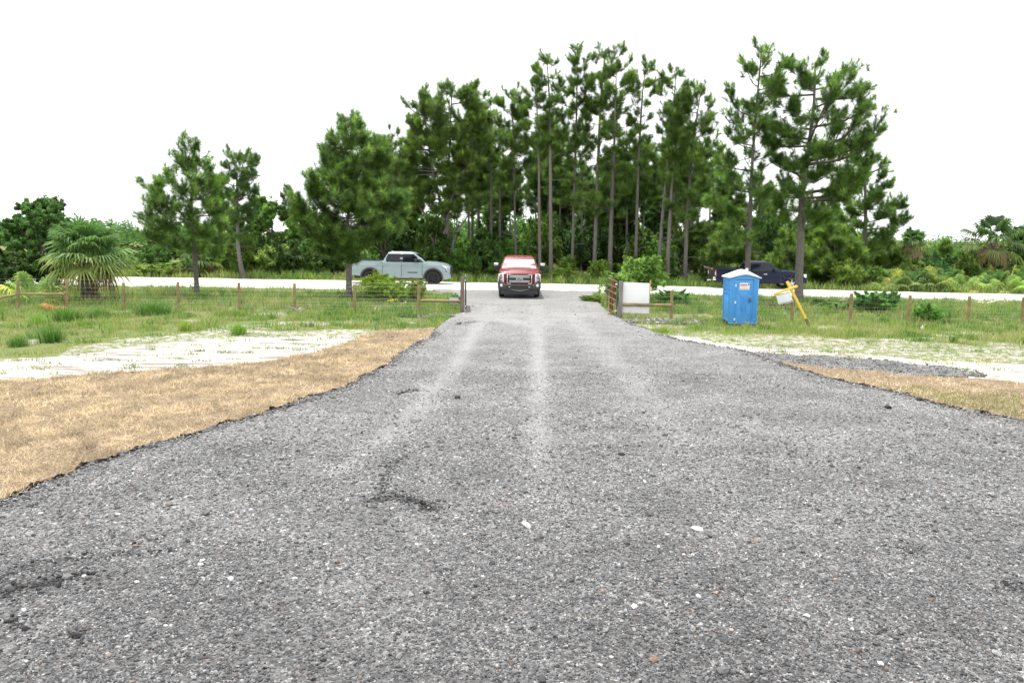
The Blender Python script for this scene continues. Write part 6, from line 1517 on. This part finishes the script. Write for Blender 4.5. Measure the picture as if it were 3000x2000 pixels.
# bumper: dips in the middle under the chin
m = MB(); prof = [(-1.01, .79), (-.76, .79), (-.62, .665), (.62, .665), (.76, .79), (1.01, .79), (1.02, .50), (.92, .44), (.64, .44), (.44, .43), (.14, .39), (-.14, .39), (-.44, .43), (-.64, .44), (-.92, .44), (-1.02, .50)]
m.prism([(XF - .12, y, z) for y, z in prof], (.22, 0, 0)); bp = m.build('front_bumper', BUMPG, t3, bevel=.02, seg=2)
m = MB(); m.prism([(XF + .098, y, z) for y, z in ((-.62, .625), (.62, .625), (.60, .48), (.32, .475), (-.32, .475), (-.60, .48))], (.008, 0, 0)); m.build('lower_intake', BLACKP, bp, smooth=0)
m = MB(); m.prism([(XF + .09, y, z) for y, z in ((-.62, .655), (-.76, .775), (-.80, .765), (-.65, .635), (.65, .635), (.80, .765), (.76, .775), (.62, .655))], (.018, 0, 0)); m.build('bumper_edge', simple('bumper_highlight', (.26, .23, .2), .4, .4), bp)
for sg in (1, -1):
    ob = MB(); ob.lathe([(.001, .03), (.055, .03), (.072, .0)], 'Y', 18); ob.v = [(XF + .10 + v[1] * .6, sg * .855 + v[0], .635 + v[2]) for v in ob.v]; ob.build('fog_light', HLIGHT, bp)
    m = MB(); m.cyl((XF + .10, sg * .47 - .04, .555), (XF + .10, sg * .47 + .04, .555), .022, 10); m.build('tow_hook', CHROME, bp)
m = MB(); m.prism([(XF - .02, y, z) for y, z in ((-.92, .45), (.92, .45), (.88, .21), (-.88, .21))], (.05, 0, 0)); m.build('air_dam', simple('air_dam', (.035, .037, .043), .6), t3, bevel=.01)
m = MB(); m.prism([(XF + .02, y, z) for y, z in ((-.46, .455), (-.15, .415), (0, .40), (.15, .415), (.46, .455), (.44, .43), (.14, .375), (0, .355), (-.14, .375), (-.44, .43))], (.10, 0, 0)); m.build('bumper_lip', simple('lip_grey', (.20, .20, .205), .5), t3, bevel=.008)
m = MB()                                                    # raised middle of the bonnet
N = 10; V = []
for i in range(N + 1):
    x = 1.80 + (XF - .06 - 1.80) * i / N; zt = top3(x)
    for q, dzz in ((-1, .006), (-.86, .07), (-.4, .085), (0, .088), (.4, .085), (.86, .07), (1, .006)): V.append((x, q * (.60 + .06 * i / N), zt + dzz * (1 if i < N else .35) + .012))
for i in range(N):
    for k in range(6): a = i * 7 + k; m.add([], []) ; m.f.append((a, a + 1, a + 8, a + 7)); m.m.append(0)
m.v = [tuple(v) for v in V]; m.build('hood_bulge', REDPAINT, t3, smooth=60)
m = MB()
for sg, x_ in ((-1, -.42), (1, .28)): m.bar((1.78, x_ - .36, 1.385), (1.72, x_ + .25, 1.42), .02, .02)
m.build('wiper', BLACKP, t3)
m = MB()
for y in (-.56, -.28, 0, .28, .56): m.box((.86, y, 1.94 - .05 * abs(y) ** 2), (.14, .10, .035))
m.build('roof_lamp', AMBER, t3, bevel=.012)
m = MB(); m.cyl((.5, 0, 1.94), (.45, 0, 2.03), .008, 6); m.build('roof_antenna', BLACKP, t3)
